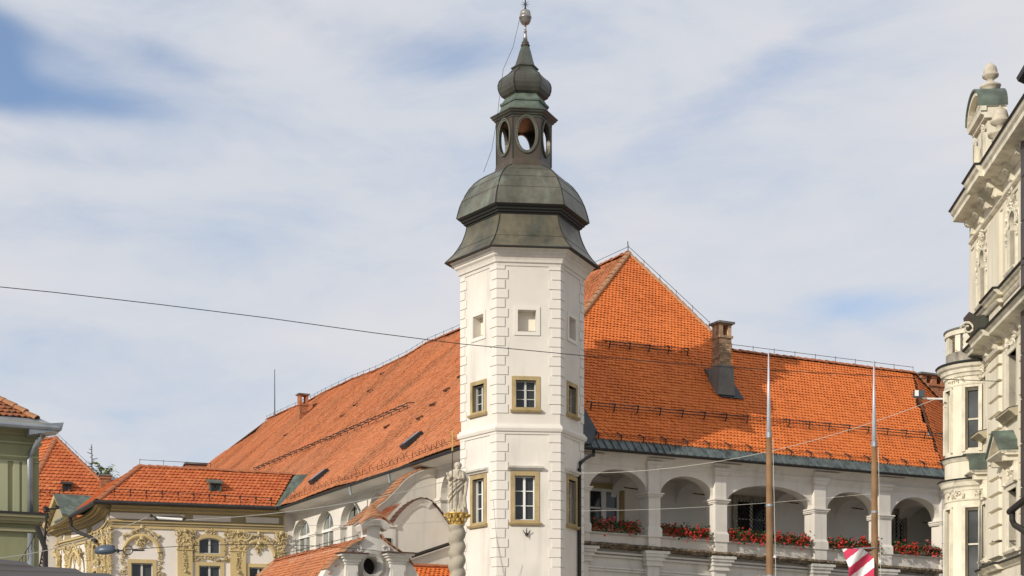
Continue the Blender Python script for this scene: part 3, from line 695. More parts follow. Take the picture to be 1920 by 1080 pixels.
tiles(SR, polyR, 'roof_tiles', 'tile_orange', wing, .175, .155, seed=1, lift=.04)
print('pitch', math.degrees(math.atan(hA/drA)), math.degrees(math.atan(hA/dlA)), 'A', A[:], 'ridge', RB1[:], RB2[:])
# hip end beyond the break at far right
G2 = SR.ab(E2)
P1, P2, P3 = RB2, SR.p(G2[0], cs, 0), RB2+Vector((UR.x, UR.y, 0))*7+Vector((-NR.x, -NR.y, 0))*2-Vector((0, 0, 3.2))
av = (P3-P1).normalized(); nn_ = (P2-P1).cross(P3-P1).normalized(); nn_ = nn_ if nn_.z > 0 else -nn_
ah = Vector((-nn_.y, nn_.x, 0)).normalized(); ah = ah if ah.x > 0 else -ah
SR2 = Slope(P2, ah, nn_.cross(ah) if nn_.cross(ah).z > 0 else -nn_.cross(ah))
P4 = P2+Vector((UR.x, UR.y, 0))*8
tiles(SR2, [SR2.ab(q) for q in (P2, P1, P3, P4)], 'roof_tiles', 'tile_orange', wing, .175, .155, seed=2, lift=.04)
ridge_tiles(P1, P3, wing, 'ridge_old')
# back slope so that the roof is closed
bk = Vector((-NR.x, -NR.y, 0))*8-Vector((0, 0, 7))
MB().hexa([RB1, RB2, RB2+bk, RB1+bk], [q-Vector((0, 0, .1)) for q in (RB1, RB2, RB2+bk, RB1+bk)]).build('rear_slope', 'deck', wing)
# copper eaves strip of seamed sheets
a_ = SR.ab(Cp)[0]+3.4; aend = T1
while a_ < aend:
    w_ = .30; q = MB(); q.hexa([SR.p(a_+.004, -.06, -.03), SR.p(a_+w_, -.06, -.03), SR.p(a_+w_, cs+.08, -.02), SR.p(a_+.004, cs+.08, -.02)], [SR.p(a_+.004, -.06, .0), SR.p(a_+w_, -.06, .0), SR.p(a_+w_, cs+.08, .012), SR.p(a_+.004, cs+.08, .012)])
    q.box  # seam stands up between sheets
    q.hexa([SR.p(a_, -.06, 0), SR.p(a_+.022, -.06, 0), SR.p(a_+.022, cs+.05, 0), SR.p(a_, cs+.05, 0)], [SR.p(a_, -.06, .045), SR.p(a_+.022, -.06, .045), SR.p(a_+.022, cs+.05, .055), SR.p(a_, cs+.05, .055)])
    q.build('eaves_sheet', 'copper_eave', wing); a_ += w_
gp = [R.p(a, .06, ZG-.10) for a in (3.25, T1)]
q = MB(); rgt = [( .06+.085*cos(pi+pi*i/6), -.06+.085*sin(pi+pi*i/6)) for i in range(7)]+[(.06+.07*cos(pi*i/6+0), -.06-.07*sin(pi*i/6)) for i in range(7)]
q.hexa([R.p(3.2, d, ZG+z) for d, z in rgt], [R.p(T1, d, ZG+z) for d, z in rgt]).build('gutter', 'iron', wing)
# flashing where the roof meets the tower
f1 = [SR.hit(1093, 762, .07), SR.hit(1121, 812, .07), SR.p(3.9, -.02, .07), SR.p(3.1, -.02, .07), SR.p(2.6, 1.5, .07)]
MB().hexa(f1, [q+SR.n*.03 for q in f1]).build('valley_flashing', 'lead', wing)
# downpipe beside the tower
t1_, z1_ = R.at(1112, 838, .0)
dp = [R.p(t1_, .05, ZG-.12), R.p(t1_, .03, ZG-.32), W(1109, 853, 52.6), W(1096, 861, 52.1), W(1088.5, 868, 51.55), W(1086.5, 880, 51.5), W(1086.5, 1000, 51.5), (W(1086.5, 1000, 51.5).x, 51.5, .2)]
MB().tube(dp, .062, 8).build('downpipe', 'iron', wing, smooth=True)
ridge_tiles(Cp+(A-Cp)*.25, A, wing, 'ridge_old', r=.14, step=.42)
prevp = A
for q in (SR.hit(1256, 547), HE): ridge_tiles(prevp, q, wing, 'ridge_old', r=.12); prevp = q
ridge_tiles(RB1, RB2, wing, 'ridge_clay', r=.13)
def guard(sl_, p0, p1, parent, n, h=.22, name='snow_guard', double=True, r=.016):
    p0, p1 = Vector(p0), Vector(p1); q = MB(); up = sl_.n*h
    q.tube([p0+up, p1+up], r, 5)
    if double: q.tube([p0+up*.45, p1+up*.45], r, 5)
    o = q.build(name, 'iron', parent); key = 'gb%.2f%s' % (h, id(sl_))
    for i in range(n+1):
        c = p0+(p1-p0)*(i/n); b = MB()
        b.tube([c-sl_.b*.12, c+up*1.15, c+sl_.b*.32], .024, 4); b.blob(c+up, .045, 4); b.build('guard_bracket', 'iron', o)
guard(SR, SR.hit(1140, 650, .05), SR.hit(1286, 663, .05), wing, 4)
guard(SR, SR.hit(1105, 764, .05), SR.hit(1764, 822, .05), wing, 17)
guard(SR, SR.hit(1120, 818, .05), SR.hit(1764, 876, .05), wing, 17, h=.12, double=False, r=.012)
def rod(pts, parent, n_st=10, h=.22, name='lightning_rod'):
    q = MB(); pts = [Vector(p) for p in pts]; q.tube([p+Vector((0, 0, h)) for p in pts], .011, 4)
    for a, b in zip(pts, pts[1:]):
        for i in range(n_st+1):
            c = a+(b-a)*(i/n_st); q.tube([c, c+Vector((0, 0, h+.05))], .010, 4)
    return q.build(name, 'iron', parent)
rod([RB1, RB2], wing, 9, .26); rod([A, SR.hit(1330, 618)], wing, 5, .3)
MB().tube([A, A+Vector((-.02, 0, .5))], .02, 5).build('lightning_rod', 'iron', wing)
def chimney(sl_, px0, px1, pyt, pyb, parent, brickm, open_h=.45, depth=.7, pb=None, cap='cement', fr=R, Yd=None):
    """brick stack standing through the roof at picture width px0..px1"""
    P = sl_.hit((px0+px1)/2, pyb) if Yd is None else W((px0+px1)/2, pyb, Yd)
    d = (Vector((P.x, P.y))-fr.o).dot(fr.n)
    t0_, zt_ = fr.at(px0, pyt, d); t1_, _ = fr.at(px1, pyt, d); zb = P.z-1.6
    c = MB(); 
    row = .085; z = zb; nrow = 0
    sm = MB().box(fr, t0_+.015, t1_-.015, d-depth+.015, d-.015, zb, zt_-open_h-.01).build('chimney', 'cement', parent)
    rb = MB()
    while z < zt_-open_h-row:
        nb_ = max(2, round((t1_-t0_)/.25)); w_ = (t1_-t0_)/nb_; off = (nrow % 2)*.5
        for i in range(nb_+1):
            a = t0_+max(0, (i-off))*w_; b = t0_+min(nb_, i+1-off)*w_
            if b-a > .03: rb.box(fr, a+.005, b-.005, d-.05, d+rr.uniform(0, .006), z, z+row-.012)
        nd = max(2, round(depth/.25)); w2 = (depth-.0)/nd
        for i in range(nd+1):
            a = max(0, i-off)*w2; b = min(nd, i+1-off)*w2
            if b-a > .03:
                for tt in ((t0_-rr.uniform(0, .006), t0_+.05), (t1_-.05, t1_+.004)): rb.box(fr, tt[0], tt[1], d-b+.005, d-a-.005, z, z+row-.012)
        z += row; nrow += 1
    stuff(rb.build('brickwork', brickm, sm))
    zo = zt_-open_h; e = .05
    MB().box(fr, t0_-e, t1_+e, d-depth-e, d+e, zo-.09, zo).build('corbel', brickm, sm)
    nn2 = 3 if t1_-t0_ > .6 else 2; w_ = (t1_-t0_)/(nn2*2-1) if nn2 == 3 else (t1_-t0_)*.27
    q = MB()
    for i in range(nn2):
        for (da, db) in ((d-w_, d), (d-depth, d-depth+w_)): ta_ = t0_+i*((t1_-t0_)-w_)/(nn2-1); q.box(fr, ta_, ta_+w_, da, db, zo+.001, zt_-.1)
    for k in (.35, .65):
        for (ta, tb) in ((t0_, t0_+w_), (t1_-w_, t1_)): q.box(fr, ta, tb, d-depth*k-.06, d-depth*k+.06, zo+.001, zt_-.1)
    q.box(fr, t0_-.02, t1_+.02, d-depth-.02, d+.02, zt_-.1, zt_-.05); q.build('flue_pier', brickm, sm)
    MB().box(fr, t0_-.1, t1_+.1, d-depth-.1, d+.1, zt_-.049, zt_+.03).build('cap', cap, sm)
    return sm, fr, t0_, t1_, d
chm, fr_, c0, c1, cdp = chimney(SR, 1350, 1371.5, 603, 745, wing, 'brick_pale', open_h=.5, depth=.52)
zc = R.at(1355, 684, cdp)[1]
q = MB(); q.hexa([R.p(c0-.14, cdp+.10, zc-1.15), R.p(c1+.10, cdp+.10, zc-1.15), R.p(c1+.10, cdp-.8, zc-1.3), R.p(c0-.14, cdp-.8, zc-1.3)], [R.p(c0-.06, cdp+.05, zc), R.p(c1+.06, cdp+.05, zc), R.p(c1+.06, cdp-.6, zc), R.p(c0-.06, cdp-.6, zc)]); q.build('chimney_base', 'cement', chm)
q = MB(); a0, b0 = SR.ab(R.p(c0, cdp+.1, 0)); hb = SR.ab(SR.hit(1362, 742))[1]
q.hexa([SR.p(SR.ab(SR.hit(1350, 736))[0]-.15, hb-.22, .06), SR.p(SR.ab(SR.hit(1380, 738))[0]+.12, hb-.22, .06), SR.p(SR.ab(SR.hit(1380, 738))[0]+.12, hb+1.5, .06), SR.p(SR.ab(SR.hit(1350, 736))[0]-.15, hb+1.5, .06)],
       [SR.p(SR.ab(SR.hit(1350, 736))[0]-.15, hb-.22, .09), SR.p(SR.ab(SR.hit(1380, 738))[0]+.12, hb-.22, .09), SR.p(SR.ab(SR.hit(1380, 738))[0]+.12, hb+1.5, .09), SR.p(SR.ab(SR.hit(1350, 736))[0]-.15, hb+1.5, .09)]); q.build('chimney_flashing', 'lead', chm)
chimney(SR, 1728, 1775, 699, 735, wing, 'brick', open_h=.42, depth=.8, Yd=RB2.y+1.2)

# ------------------------------------------------------------------ left wing
DW = -.85
R2a = W(501.7, 786, A.y+ (0))                      # far ridge end at the same height as A
Yr = F*(A.z-EYE)/(HY-786); R2a = W(501.7, 786, Yr)
ta2 = SL.ab(R2a)[0]; TE = ta2+15
# plane check: the ridge runs parallel to the eaves
aA, bA = SL.ab(A)
sil = [SL.hit(x, y) for x, y in ((864, 618), (801.7, 644), (762.8, 668), (704, 696), (660, 712.5), (610, 736), (582, 751), (526.7, 775), (500, 787.5), (479, 810), (457, 825), (415, 851), (385, 873.6), (330, 915), (290, 945))]
polyL = [(0, .05), (aA, bA)]+[SL.ab(q) for q in sil]+[(SL.ab(sil[-1])[0]-1, .05)]
tiles(SL, polyL, 'roof_tiles', 'tile_old', wing_l, .185, .18, lift=.034, sag=.10, seed=3)
hipb = SL.p(TE, 0)
RE = sil[8]
MB().hexa([RE, sil[-1], sil[-1]-Vector((NL.x, NL.y, 0))*20, RE-Vector((NL.x, NL.y, 0))*.5], [q-Vector((0, 0, .1)) for q in (RE, sil[-1], sil[-1]-Vector((NL.x, NL.y, 0))*20, RE-Vector((NL.x, NL.y, 0))*.5)]).build('hip_end_slope', 'deck', wing_l)
bkl = Vector((-NL.x, -NL.y, 0))*12-Vector((0, 0, 9))
MB().hexa([A, RE, RE+bkl, A+bkl], [q-Vector((0, 0, .15)) for q in (A, RE, RE+bkl, A+bkl)]).build('rear_slope', 'deck', wing_l)
pr = A
for q in sil[:9]:
    ridge_tiles(pr, q, wing_l, 'ridge_clay', step=.45, r=.14); pr = q
rod([A]+sil[:9], wing_l, 4, .28); 
guard(SL, SL.hit(480, 883, .08), SL.hit(768, 763, .08), wing_l, 24, h=.2, r=.02)
q = MB(); rgt2 = [(.06+.085*cos(pi+pi*i/6), -.06+.085*sin(pi+pi*i/6)) for i in range(7)]+[(.06+.07*cos(pi*i/6), -.06-.07*sin(pi*i/6)) for i in range(7)]
q.hexa([LW.p(1.2, d, ZG+z) for d, z in rgt2], [LW.p(40, d, ZG+z) for d, z in rgt2]).build('gutter', 'lead', wing_l)
# wrought snow hooks above the gutter
hk = MB(); a = 2.5
while a < 21:
    hh = .2+.14*rr.random()
    for dx in (-.1, .1): hk.tube([SL.p(a+dx*2.4, .35, .02), SL.p(a+dx*.6, .45, hh)], .010, 4)
    hk.tube([SL.p(a, .42, hh), SL.p(a+.3, .42, .08)], .009, 4); a += .45+.4*rr.random()
hk.tube([SL.p(2.5, .4, .15), SL.p(21, .4, .15)], .007, 4); hk.build('snow_hook_rail', 'iron_rust', wing_l)
# skylights
for (x0, y0, x1, y1) in ((762, 838, 788, 820), (590, 905, 610, 888)):
    c0_ = SL.ab(SL.hit(x0, y0)); c1_ = SL.ab(SL.hit(x1, y1)); am = (c0_[0]+c1_[0])/2; bm_ = (c0_[1]+c1_[1])/2; wa, hb_ = .25, .48
    q = MB().hexa([SL.p(am-wa, bm_-hb_, 0), SL.p(am+wa, bm_-hb_, 0), SL.p(am+wa, bm_+hb_, 0), SL.p(am-wa, bm_+hb_, 0)], [SL.p(am-wa, bm_-hb_, .22), SL.p(am+wa, bm_-hb_, .22), SL.p(am+wa, bm_+hb_, .16), SL.p(am-wa, bm_+hb_, .16)]).build('skylight', 'lead', wing_l)
    MB().hexa([SL.p(am-wa+.07, bm_-hb_+.07, .2), SL.p(am+wa-.07, bm_-hb_+.07, .2), SL.p(am+wa-.07, bm_+hb_-.07, .17), SL.p(am-wa+.07, bm_+hb_-.07, .17)], [SL.p(am-wa+.07, bm_-hb_+.07, .235), SL.p(am+wa-.07, bm_-hb_+.07, .235), SL.p(am+wa-.07, bm_+hb_-.07, .185), SL.p(am-wa+.07, bm_+hb_-.07, .185)]).build('pane', 'glass', q)
for (px, py) in ((714, 703), (690, 735), (664, 762), (640, 782), (722, 803), (783, 787), (755, 842), (533, 818), (808, 762), (834, 734), (860, 709), (588, 761)):
    P = SL.hit(px, py, .06); MB().hexa([P-SL.a*.12, P+SL.a*.12, P+SL.a*.1+SL.b*.3, P-SL.a*.1+SL.b*.3], [P-SL.a*.1+SL.n*.09, P+SL.a*.1+SL.n*.09, P+SL.a*.06+SL.b*.3+SL.n*.02, P-SL.a*.06+SL.b*.3+SL.n*.02]).build('vent_tile', 'iron_rust', wing_l)
chimney(SL, 562, 578, 738, 768, wing_l, 'brick', open_h=.62, depth=.45, fr=R, Yd=Yr-6)
P = W(515, 782, Yr-1.5); MB().tube([P, P+Vector((0, 0, 88/F*Yr))], .045, 5, .025).build('antenna_mast', 'lamp_grey', wing_l)
# wall with arched windows
ARL = [(549.4, 580.7, 974), (592.7, 625, 958.5), (638, 673, 942.8), (690, 722, 925.5)]
impL = lambda t: zi_l
tt, zi_l = LW.at(589, 998, DW)
hl = []; al = []
for xa, xb, ya in ARL:
    ta, tb = LW.at(xb, 960, DW)[0], LW.at(xa, 960, DW)[0]; z_ap = LW.at((xa+xb)/2, ya, DW)[1]; al.append((ta, tb, z_ap)); 
pitch_l = (al[2][0]-al[0][0])/2 if len(al) > 2 else 3
al.sort(); wid = sum(b-a for a, b, _ in al)/len(al); print('left arches', al, zi_l)
# last bay beside the tower
ta, tb = LW.at(856, 940, DW)[0], LW.at(826, 940, DW)[0]; al.append((ta, tb, LW.at(842, 886, DW)[1]))
zb_l = zi_l-2.6
for ta, tb, za in al: hl.append([(ta, zb_l)]+arc(ta, tb, zi_l, za-zi_l if za-zi_l > .3 else .9, 14)+[(tb, zb_l)])
MB().holed(LW, [(.3, 0), (44, 0), (44, ZG-.1), (.3, ZG-.1)], hl, DW-.45, DW).build('wall', 'plaster_white', wing_l)
zcb = LW.at(680, 926, DW)[1]-ZG; print('zcb', zcb)
MB().mould(LW, (.3, ZG), (44, ZG), [(DW-.02, zcb), (DW+.04, zcb), (DW+.05, zcb+.08), (DW+.12, zcb+.10), (DW+.34, zcb*.5-.05), (DW+.62, -.15), (DW+.80, -.12), (DW+.80, -.08), (DW-.02, -.05)]).build('eaves_cornice', 'plaster_gallery', wing_l)
for ta, tb, za in al:
    ri = za-zi_l if za-zi_l > .3 else .9
    wn = window(LW, wing_l, ta+.012, tb-.012, zb_l, zi_l+ri-.012, d=DW-.02, sur=0, depth=.34, mull=(3, 2), sash='white_paint', top=ri-.012, bar=.045, glass='glass_green', sill=False, wide_mid=False, vtop=zi_l)
    MB().box(LW, ta+.03, tb-.03, DW-.35, DW-.25, zi_l-.06, zi_l+.06).build('transom', 'white_paint', wn)
for ta, tb, za in al:
    q = MB()
    for e, h0, h1 in ((.03, -.16, -.1), (.07, -.1, .0)): q.box(LW, tb-e, tb+.95, DW-.45+.001, DW+e, zi_l+h0, zi_l+h1)
    q.build('impost', 'plaster_quoin', wing_l)
for px in (743, 680):
    t_ = LW.at(px, 950, DW)[0] if px == 743 else LW.at(679, 950, DW)[0]
for t_, zend in ((LW.at(679, 950, DW)[0], .2), (LW.at(752, 900, DW)[0], 6)):
    MB().tube([LW.p(t_-.9, .03, ZG-.15), LW.p(t_-.9, .0, ZG-.45), LW.p(t_, DW+.12, ZG-.95), LW.p(t_, DW+.10, ZG-1.3), LW.p(t_, DW+.10, zend)], .055, 6).build('downpipe', 'zinc', wing_l)
t_ = LW.at(540, 980, DW)[0]
MB().tube([LW.p(t_-1.2, DW+.05, ZG-.9), LW.p(t_-1.2, DW+.05, ZG-1.7), LW.p(t_+.3, DW+.05, ZG-1.8)], .03, 5).build('conduit', 'zinc', wing_l)
# ------------------------------------------------------------------ yellow building with stucco, left of the castle
P0 = W(182, 939, 67.7); YU = Vector((.955, .297)); YN = Vector((YU.y, -YU.x))
Y1 = Fr((P0.x, P0.y), YU, YN); ZY = P0.z
yh = thing('baroque_building', 'ochre and white corner building with gilded stucco windows and orange hipped roof', 'building', (P0.x, P0.y, 0))
YE = Y1.at(536, 960)[0]; OY = -.75
YS = Fr((P0.x, P0.y), (-.454, .891), (-.891, -.454))      # its side running back
YSL = 15.0
yc = Y1.at(208, 1000, OY)[0]
yhol = []
for k, (x0, x1, y0, kind) in enumerate(((246, 286, 1056, 0), (373, 413, 1061, 1), (467, 503, 1064, 0))):
    t0, t1 = Y1.at(x0, y0, OY)[0], Y1.at(x1, y0, OY)[0]; z1 = Y1.at((x0+x1)/2, y0, OY)[1]; yhol.append([(t0, z1-1.9), (t0, z1), (t1, z1), (t1, z1-1.9)])
    if kind: m_ = (t0+t1)/2; q_ = (t1-t0)*.5; yhol.append([(m_-q_, z1+.55)]+arc(m_-q_, m_+q_, z1+.55+.72-.18, .18)+[(m_+q_, z1+.55)])
MB().holed(Y1, [(yc, 0), (YE+.6, 0), (YE+.6, ZY), (yc, ZY)], yhol, OY-.4, OY).build('wall', 'pink_white', yh)
# side wall: gently curved inwards
cw = Y1.p(yc, OY, 0); CS = Fr((cw.x, cw.y), (-.454, .891), (-.891, -.454))
def cv(t): return -.55*sin(pi*min(1, max(0, t/11)))          # concave swing
n_ = 14
for i in range(n_):
    a, b = YSL*i/n_, YSL*(i+1)/n_
    MB().hexa([CS.p(a, cv(a), 0), CS.p(b, cv(b), 0), CS.p(b, cv(b), ZY), CS.p(a, cv(a), ZY)], [CS.p(a, cv(a)-.5, 0), CS.p(b, cv(b)-.5, 0), CS.p(b, cv(b)-.5, ZY), CS.p(a, cv(a)-.5, ZY)]).build('wall', 'pink_white', yh)
def band(z0, z1, pr, m, name):
    MB().mould(Y1, (yc-.0, 0), (YE, 0), [(OY-.02, z0), (OY+pr, z0), (OY+pr*1.0, z1), (OY-.02, z1)]).build(name, m, yh)
    for i in range(n_):
        a, b = YSL*i/n_, YSL*(i+1)/n_
        MB().hexa([CS.p(a, cv(a)-.02, z0), CS.p(b, cv(b)-.02, z0), CS.p(b, cv(b)-.02, z1), CS.p(a, cv(a)-.02, z1)], [CS.p(a, cv(a)+pr, z0), CS.p(b, cv(b)+pr, z0), CS.p(b, cv(b)+pr, z1), CS.p(a, cv(a)+pr, z1)]).build(name, m, yh)
zy = lambda py: Y1.at(360, py, OY)[1]
gy = 946
# entablature from the eaves down: cove, frieze with white panels, architrave
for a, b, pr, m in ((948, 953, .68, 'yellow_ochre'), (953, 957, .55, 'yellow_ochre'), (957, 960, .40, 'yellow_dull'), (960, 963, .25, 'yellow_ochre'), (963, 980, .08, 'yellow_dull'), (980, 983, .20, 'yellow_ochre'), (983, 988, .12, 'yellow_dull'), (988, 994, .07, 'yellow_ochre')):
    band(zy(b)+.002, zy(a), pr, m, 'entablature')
for x0, x1 in ((206, 346), (362, 433), (461, 523)):
    t0, t1 = Y1.at(x0, 970, OY+.09)[0], Y1.at(x1, 970, OY+.09)[0]; MB().box(Y1, t0, t1, OY+.081, OY+.10, zy(977), zy(966)).build('frieze_panel', 'pink_white', yh)
for a, b in ((.5, 2.2), (3.0, 6.2), (7.2, 9.6), (10.6, 13.6)):
    MB().hexa([CS.p(a, cv(a)+.081, zy(977)), CS.p(b, cv(b)+.081, zy(977)), CS.p(b, cv(b)+.081, zy(966)), CS.p(a, cv(a)+.081, zy(966))], [CS.p(a, cv(a)+.10, zy(977)), CS.p(b, cv(b)+.10, zy(977)), CS.p(b, cv(b)+.10, zy(966)), CS.p(a, cv(a)+.10, zy(966))]).build('frieze_panel', 'pink_white', yh)
def capital(fr, t0, t1, zc, d, seed, parent, drop=True):
    rnd = random.Random(seed); q = MB(); tm = (t0+t1)/2; w_ = (t1-t0)/2
    for s in (-1, 1):
        curl(q, fr, tm+s*w_*.95, zc+.30, .17, d, -s, pi/2, 1.4, .045); curl(q, fr, tm+s*w_*.9, zc-.05, .12, d, s, -pi/2, 1.2, .035)
    leafy(q, fr, tm, zc+.05, w_*.95, .42, d, 55, rnd, .10)
    if drop:
        for k in range(7): leafy(q, fr, tm+rnd.uniform(-.04, .04), zc-.55-k*.13, .09, .06, d, 6, rnd, .07)
        q.blob(fr.p(tm, d+.08, zc-1.42), .08)
    q.blob(fr.p(tm, d+.08, zc+.42), .10)
    return stuff(q.build('carved_capital', 'stucco_gold', parent))
zcap = zy(1013)
for k, (x0, x1) in enumerate(((182, 207), (333, 361), (432, 461), (520, 534))):
    t0, t1 = Y1.at(x0, 1030, OY+.1)[0], Y1.at(x1, 1030, OY+.1)[0]; t0 = max(t0, yc)
    pl = MB().box(Y1, t0, t1, OY+.001, OY+.12, 0, zy(994)).box(Y1, t0-.04, t1+.04, OY+.001, OY+.17, zy(1032), zy(1030)).build('pilaster', 'yellow_ochre', yh); capital(Y1, t0, t1, zcap, OY+.12, k, pl)
k = 10
for t0, t1 in ((.15, .95), (2.5, 3.1), (6.6, 7.2), (9.9, 10.5), (13.9, 14.6)):
    fr2 = Fr(CS.p(t0, cv(t0), 0).to_2d(), (CS.p(t1, cv(t1), 0)-CS.p(t0, cv(t0), 0)).to_2d(), CS.n); w_ = t1-t0
    pl = MB().box(fr2, 0, w_, .001, .12, 0, zy(994)).box(fr2, -.04, w_+.04, .001, .17, zy(1032), zy(1030)).build('pilaster', 'yellow_ochre', yh); capital(fr2, 0, w_, zcap, .12, k, pl); k += 1
def stucco_window(fr, t0, t1, z0, z1, d, kind, parent, seed):
    rnd = random.Random(seed); w_ = t1-t0; tm = (t0+t1)/2
    wn = window(fr, parent, t0, t1, z0, z1, d=d+.02, sur=.17, surm='yellow_ochre', depth=.18, mull=(2, 1), sash='grey_paint', bar=.035, sill=False)
    if kind == 0:      # blind round arch above with cresting
        r = w_/2+.30; zb = z1+.36
        pth = [(tm+r*cos(pi-pi*i/16), zb+.15+r*.95*sin(pi*i/16)) for i in range(17)]
        MB().sweep(fr, pth, [(-.09, d+.001), (-.09, d+.10), (0, d+.14), (.09, d+.10), (.09, d+.001)]).build('arch_moulding', 'yellow_ochre', wn)
        q = MB()
        for s in (-1, 1):
            curl(q, fr, tm+s*r*.35, zb+r*1.25, .2, d+.02, s, pi/2, 1.2, .05); curl(q, fr, tm+s*r*.85, zb+r*1.0, .2, d+.02, -s, pi/2, 1.1, .05)
            q.tube([fr.p(tm+s*.1, d+.1, zb+r*1.55), fr.p(tm+s*r*.45, d+.1, zb+r*1.45), fr.p(tm+s*r*.7, d+.1, zb+r*1.2), fr.p(tm+s*r*1.0, d+.1, zb+r*1.15)], .055, 5)
            for j in range(7): leafy(q, fr, tm+s*(r+.02+.07*sin(j*1.7)), zb-.05-j*.24, .10, .10, d+.02, 7, rnd, .10); 
            curl(q, fr, tm+s*(r+.05), zb+.05, .13, d+.02, s, 0, 1.2, .04); curl(q, fr, tm+s*(r+.12), zb-.8, .12, d+.02, -s, 0, 1.2, .04)
        leafy(q, fr, tm, zb+r*.95, .3, .28, d+.05, 45, rnd, .12); leafy(q, fr, tm, zb+r*.62, .12, .2, d+.05, 16, rnd, .09); q.blob(fr.p(tm, d+.12, zb+r*1.0), .13); q.blob(fr.p(tm, d+.1, zb+r*1.65), .1)
        stuff(q.build('stucco_ornament', 'stucco_gold', wn))
    else:
        zb = z1+.55; h = .72; tw = w_*.50
        w2 = window(fr, parent, tm-tw, tm+tw, zb, zb+h, d=d+.03, sur=.20, surm='yellow_ochre', depth=.18, mull=(2, 1), sash='grey_paint', top=.18, bar=.035, sill=False)
        q = MB()
        for s in (-1, 1):
            for j in range(9): leafy(q, fr, tm+s*(tw+.26+.05*sin(j*1.9)), zb-.25+j*.2, .08, .1, d+.02, 7, rnd, .09)
            curl(q, fr, tm+s*(tw+.28), zb+h+.15, .14, d+.02, -s, pi/2, 1.2, .045); curl(q, fr, tm+s*(tw+.30), zb-.2, .13, d+.02, s, -pi/2, 1.2, .04)
        for j in range(-6, 7): leafy(q, fr, tm+j*.14, zb-.24+.03*cos(j), .08, .07, d+.03, 6, rnd, .08)
        leafy(q, fr, tm, zb+h+.35, .22, .18, d+.03, 20, rnd, .1); stuff(q.build('stucco_ornament', 'stucco_gold', w2))
for k, (x0, x1, y0, kind) in enumerate(((246, 286, 1056, 0), (373, 413, 1061, 1), (467, 503, 1064, 0))):
    t0, t1 = Y1.at(x0, y0, OY)[0], Y1.at(x1, y0, OY)[0]; z1 = Y1.at((x0+x1)/2, y0, OY)[1]
    stucco_window(Y1, t0, t1, z1-1.9, z1, OY, kind, yh, 30+k)
for k, (tc_, kind) in enumerate(((1.75, 0), (4.9, 1), (8.6, 0), (12.2, 1))):
    fr2 = Fr(CS.p(tc_-.55, cv(tc_-.55), 0).to_2d(), (CS.p(tc_+.55, cv(tc_+.55), 0)-CS.p(tc_-.55, cv(tc_-.55), 0)).to_2d(), CS.n)
    stucco_window(fr2, .1, 1.0, zy(1060)-1.9, zy(1060), .20, kind, yh, 50+k)
# roof
ZYr = ZY; tw_ = tan(radians(38))
SY = Slope(Y1.p(0, 0, ZYr), (YU.x, YU.y, 0), (-YN.x, -YN.y, tw_))
RA, RBk = SY.hit(262, 874), SY.hit(553, 890); E0 = SY.ab(Y1.p(0, 0, ZYr)); 
pl_ = [(0, .0), SY.ab(RA), SY.ab(RBk), SY.ab(SY.hit(520, 946)), (YE-.6, 0)]
tiles(SY, [(E0[0], 0), SY.ab(RA), SY.ab(RBk), SY.ab(SY.hit(516, 949))], 'roof_tiles', 'tile_yellow_house', yh, .25, .2, seed=5, lift=.05)
ridge_tiles(Y1.p(0, 0, ZYr), RA, yh, 'ridge_clay', r=.16); ridge_tiles(RA, RBk, yh, 'ridge_clay', r=.14)
sx = CS.u; sideE = Y1.p(0, 0, ZYr)
RAb = RA+Vector((-.454, .891, 0))*5; SE = sideE+Vector((-.454, .891, 0))*YSL
nn1 = (RA-sideE).cross(Vector((-.454, .891, 0))).normalized(); nn1 = nn1 if nn1.z > 0 else -nn1
SYS = Slope(sideE, (-.454, .891, 0), (nn1.cross(Vector((-.454, .891, 0)))) if nn1.cross(Vector((-.454, .891, 0))).z > 0 else -nn1.cross(Vector((-.454, .891, 0))))
q5 = [SYS.ab(sideE), SYS.ab(RA), SYS.ab(RA+Vector((-.454, .891, 0))*6), SYS.ab(sideE+Vector((-.454, .891, 0))*6)]
tiles(SYS, q5, 'roof_tiles', 'tile_yellow_house', yh, .25, .2, seed=6, lift=.05)
bk = Vector((-YN.x, -YN.y, 0))*5-Vector((0, 0, 4)); MB().hexa([RA, RBk, RBk+bk, RA+bk], [q-Vector((0, 0, .1)) for q in (RA, RBk, RBk+bk, RA+bk)]).build('rear_slope', 'deck', yh)
guard(SY, SY.hit(214, 927, .05), SY.hit(508, 944, .05), yh, 10, h=.28, double=False)
rod([RA, RA+(RBk-RA)*.45], yh, 3, .3)
# valley sheet against the long castle roof
vs_ = [SY.hit(553, 890, .06), SY.hit(516, 950, .06), SY.hit(541, 946, .12), SY.hit(556, 922, .12), SY.hit(578, 889, .12)]
MB().hexa(vs_, [q-SY.n*.05 for q in vs_]).build('valley_sheet', 'copper_green', yh)
# gutters
MB().tube([Y1.p(-.1, .08, ZYr-.06), Y1.p(YE-.5, .08, ZYr-.06)], .10, 8).build('gutter', 'iron', yh)
MB().tube([YS.p(-.05, .08, ZYr-.07), YS.p(6, .0, ZYr-.07)], .11, 8).build('gutter', 'iron', yh)
MB().tube([YS.p(6, 0, ZYr-.1), YS.p(6, -.05, ZYr-.6), YS.p(5.2, -.2, ZYr-.9), YS.p(3.6, -.45, ZYr-1.25), YS.p(3.0, -.6, ZYr-1.5)], .09, 6).build('downpipe', 'iron', yh)
MB().tube([LW.p(25.2, DW+.25, ZG-.7), LW.p(25.2, DW+.2, .2)], .07, 6).build('downpipe', 'iron', yh)
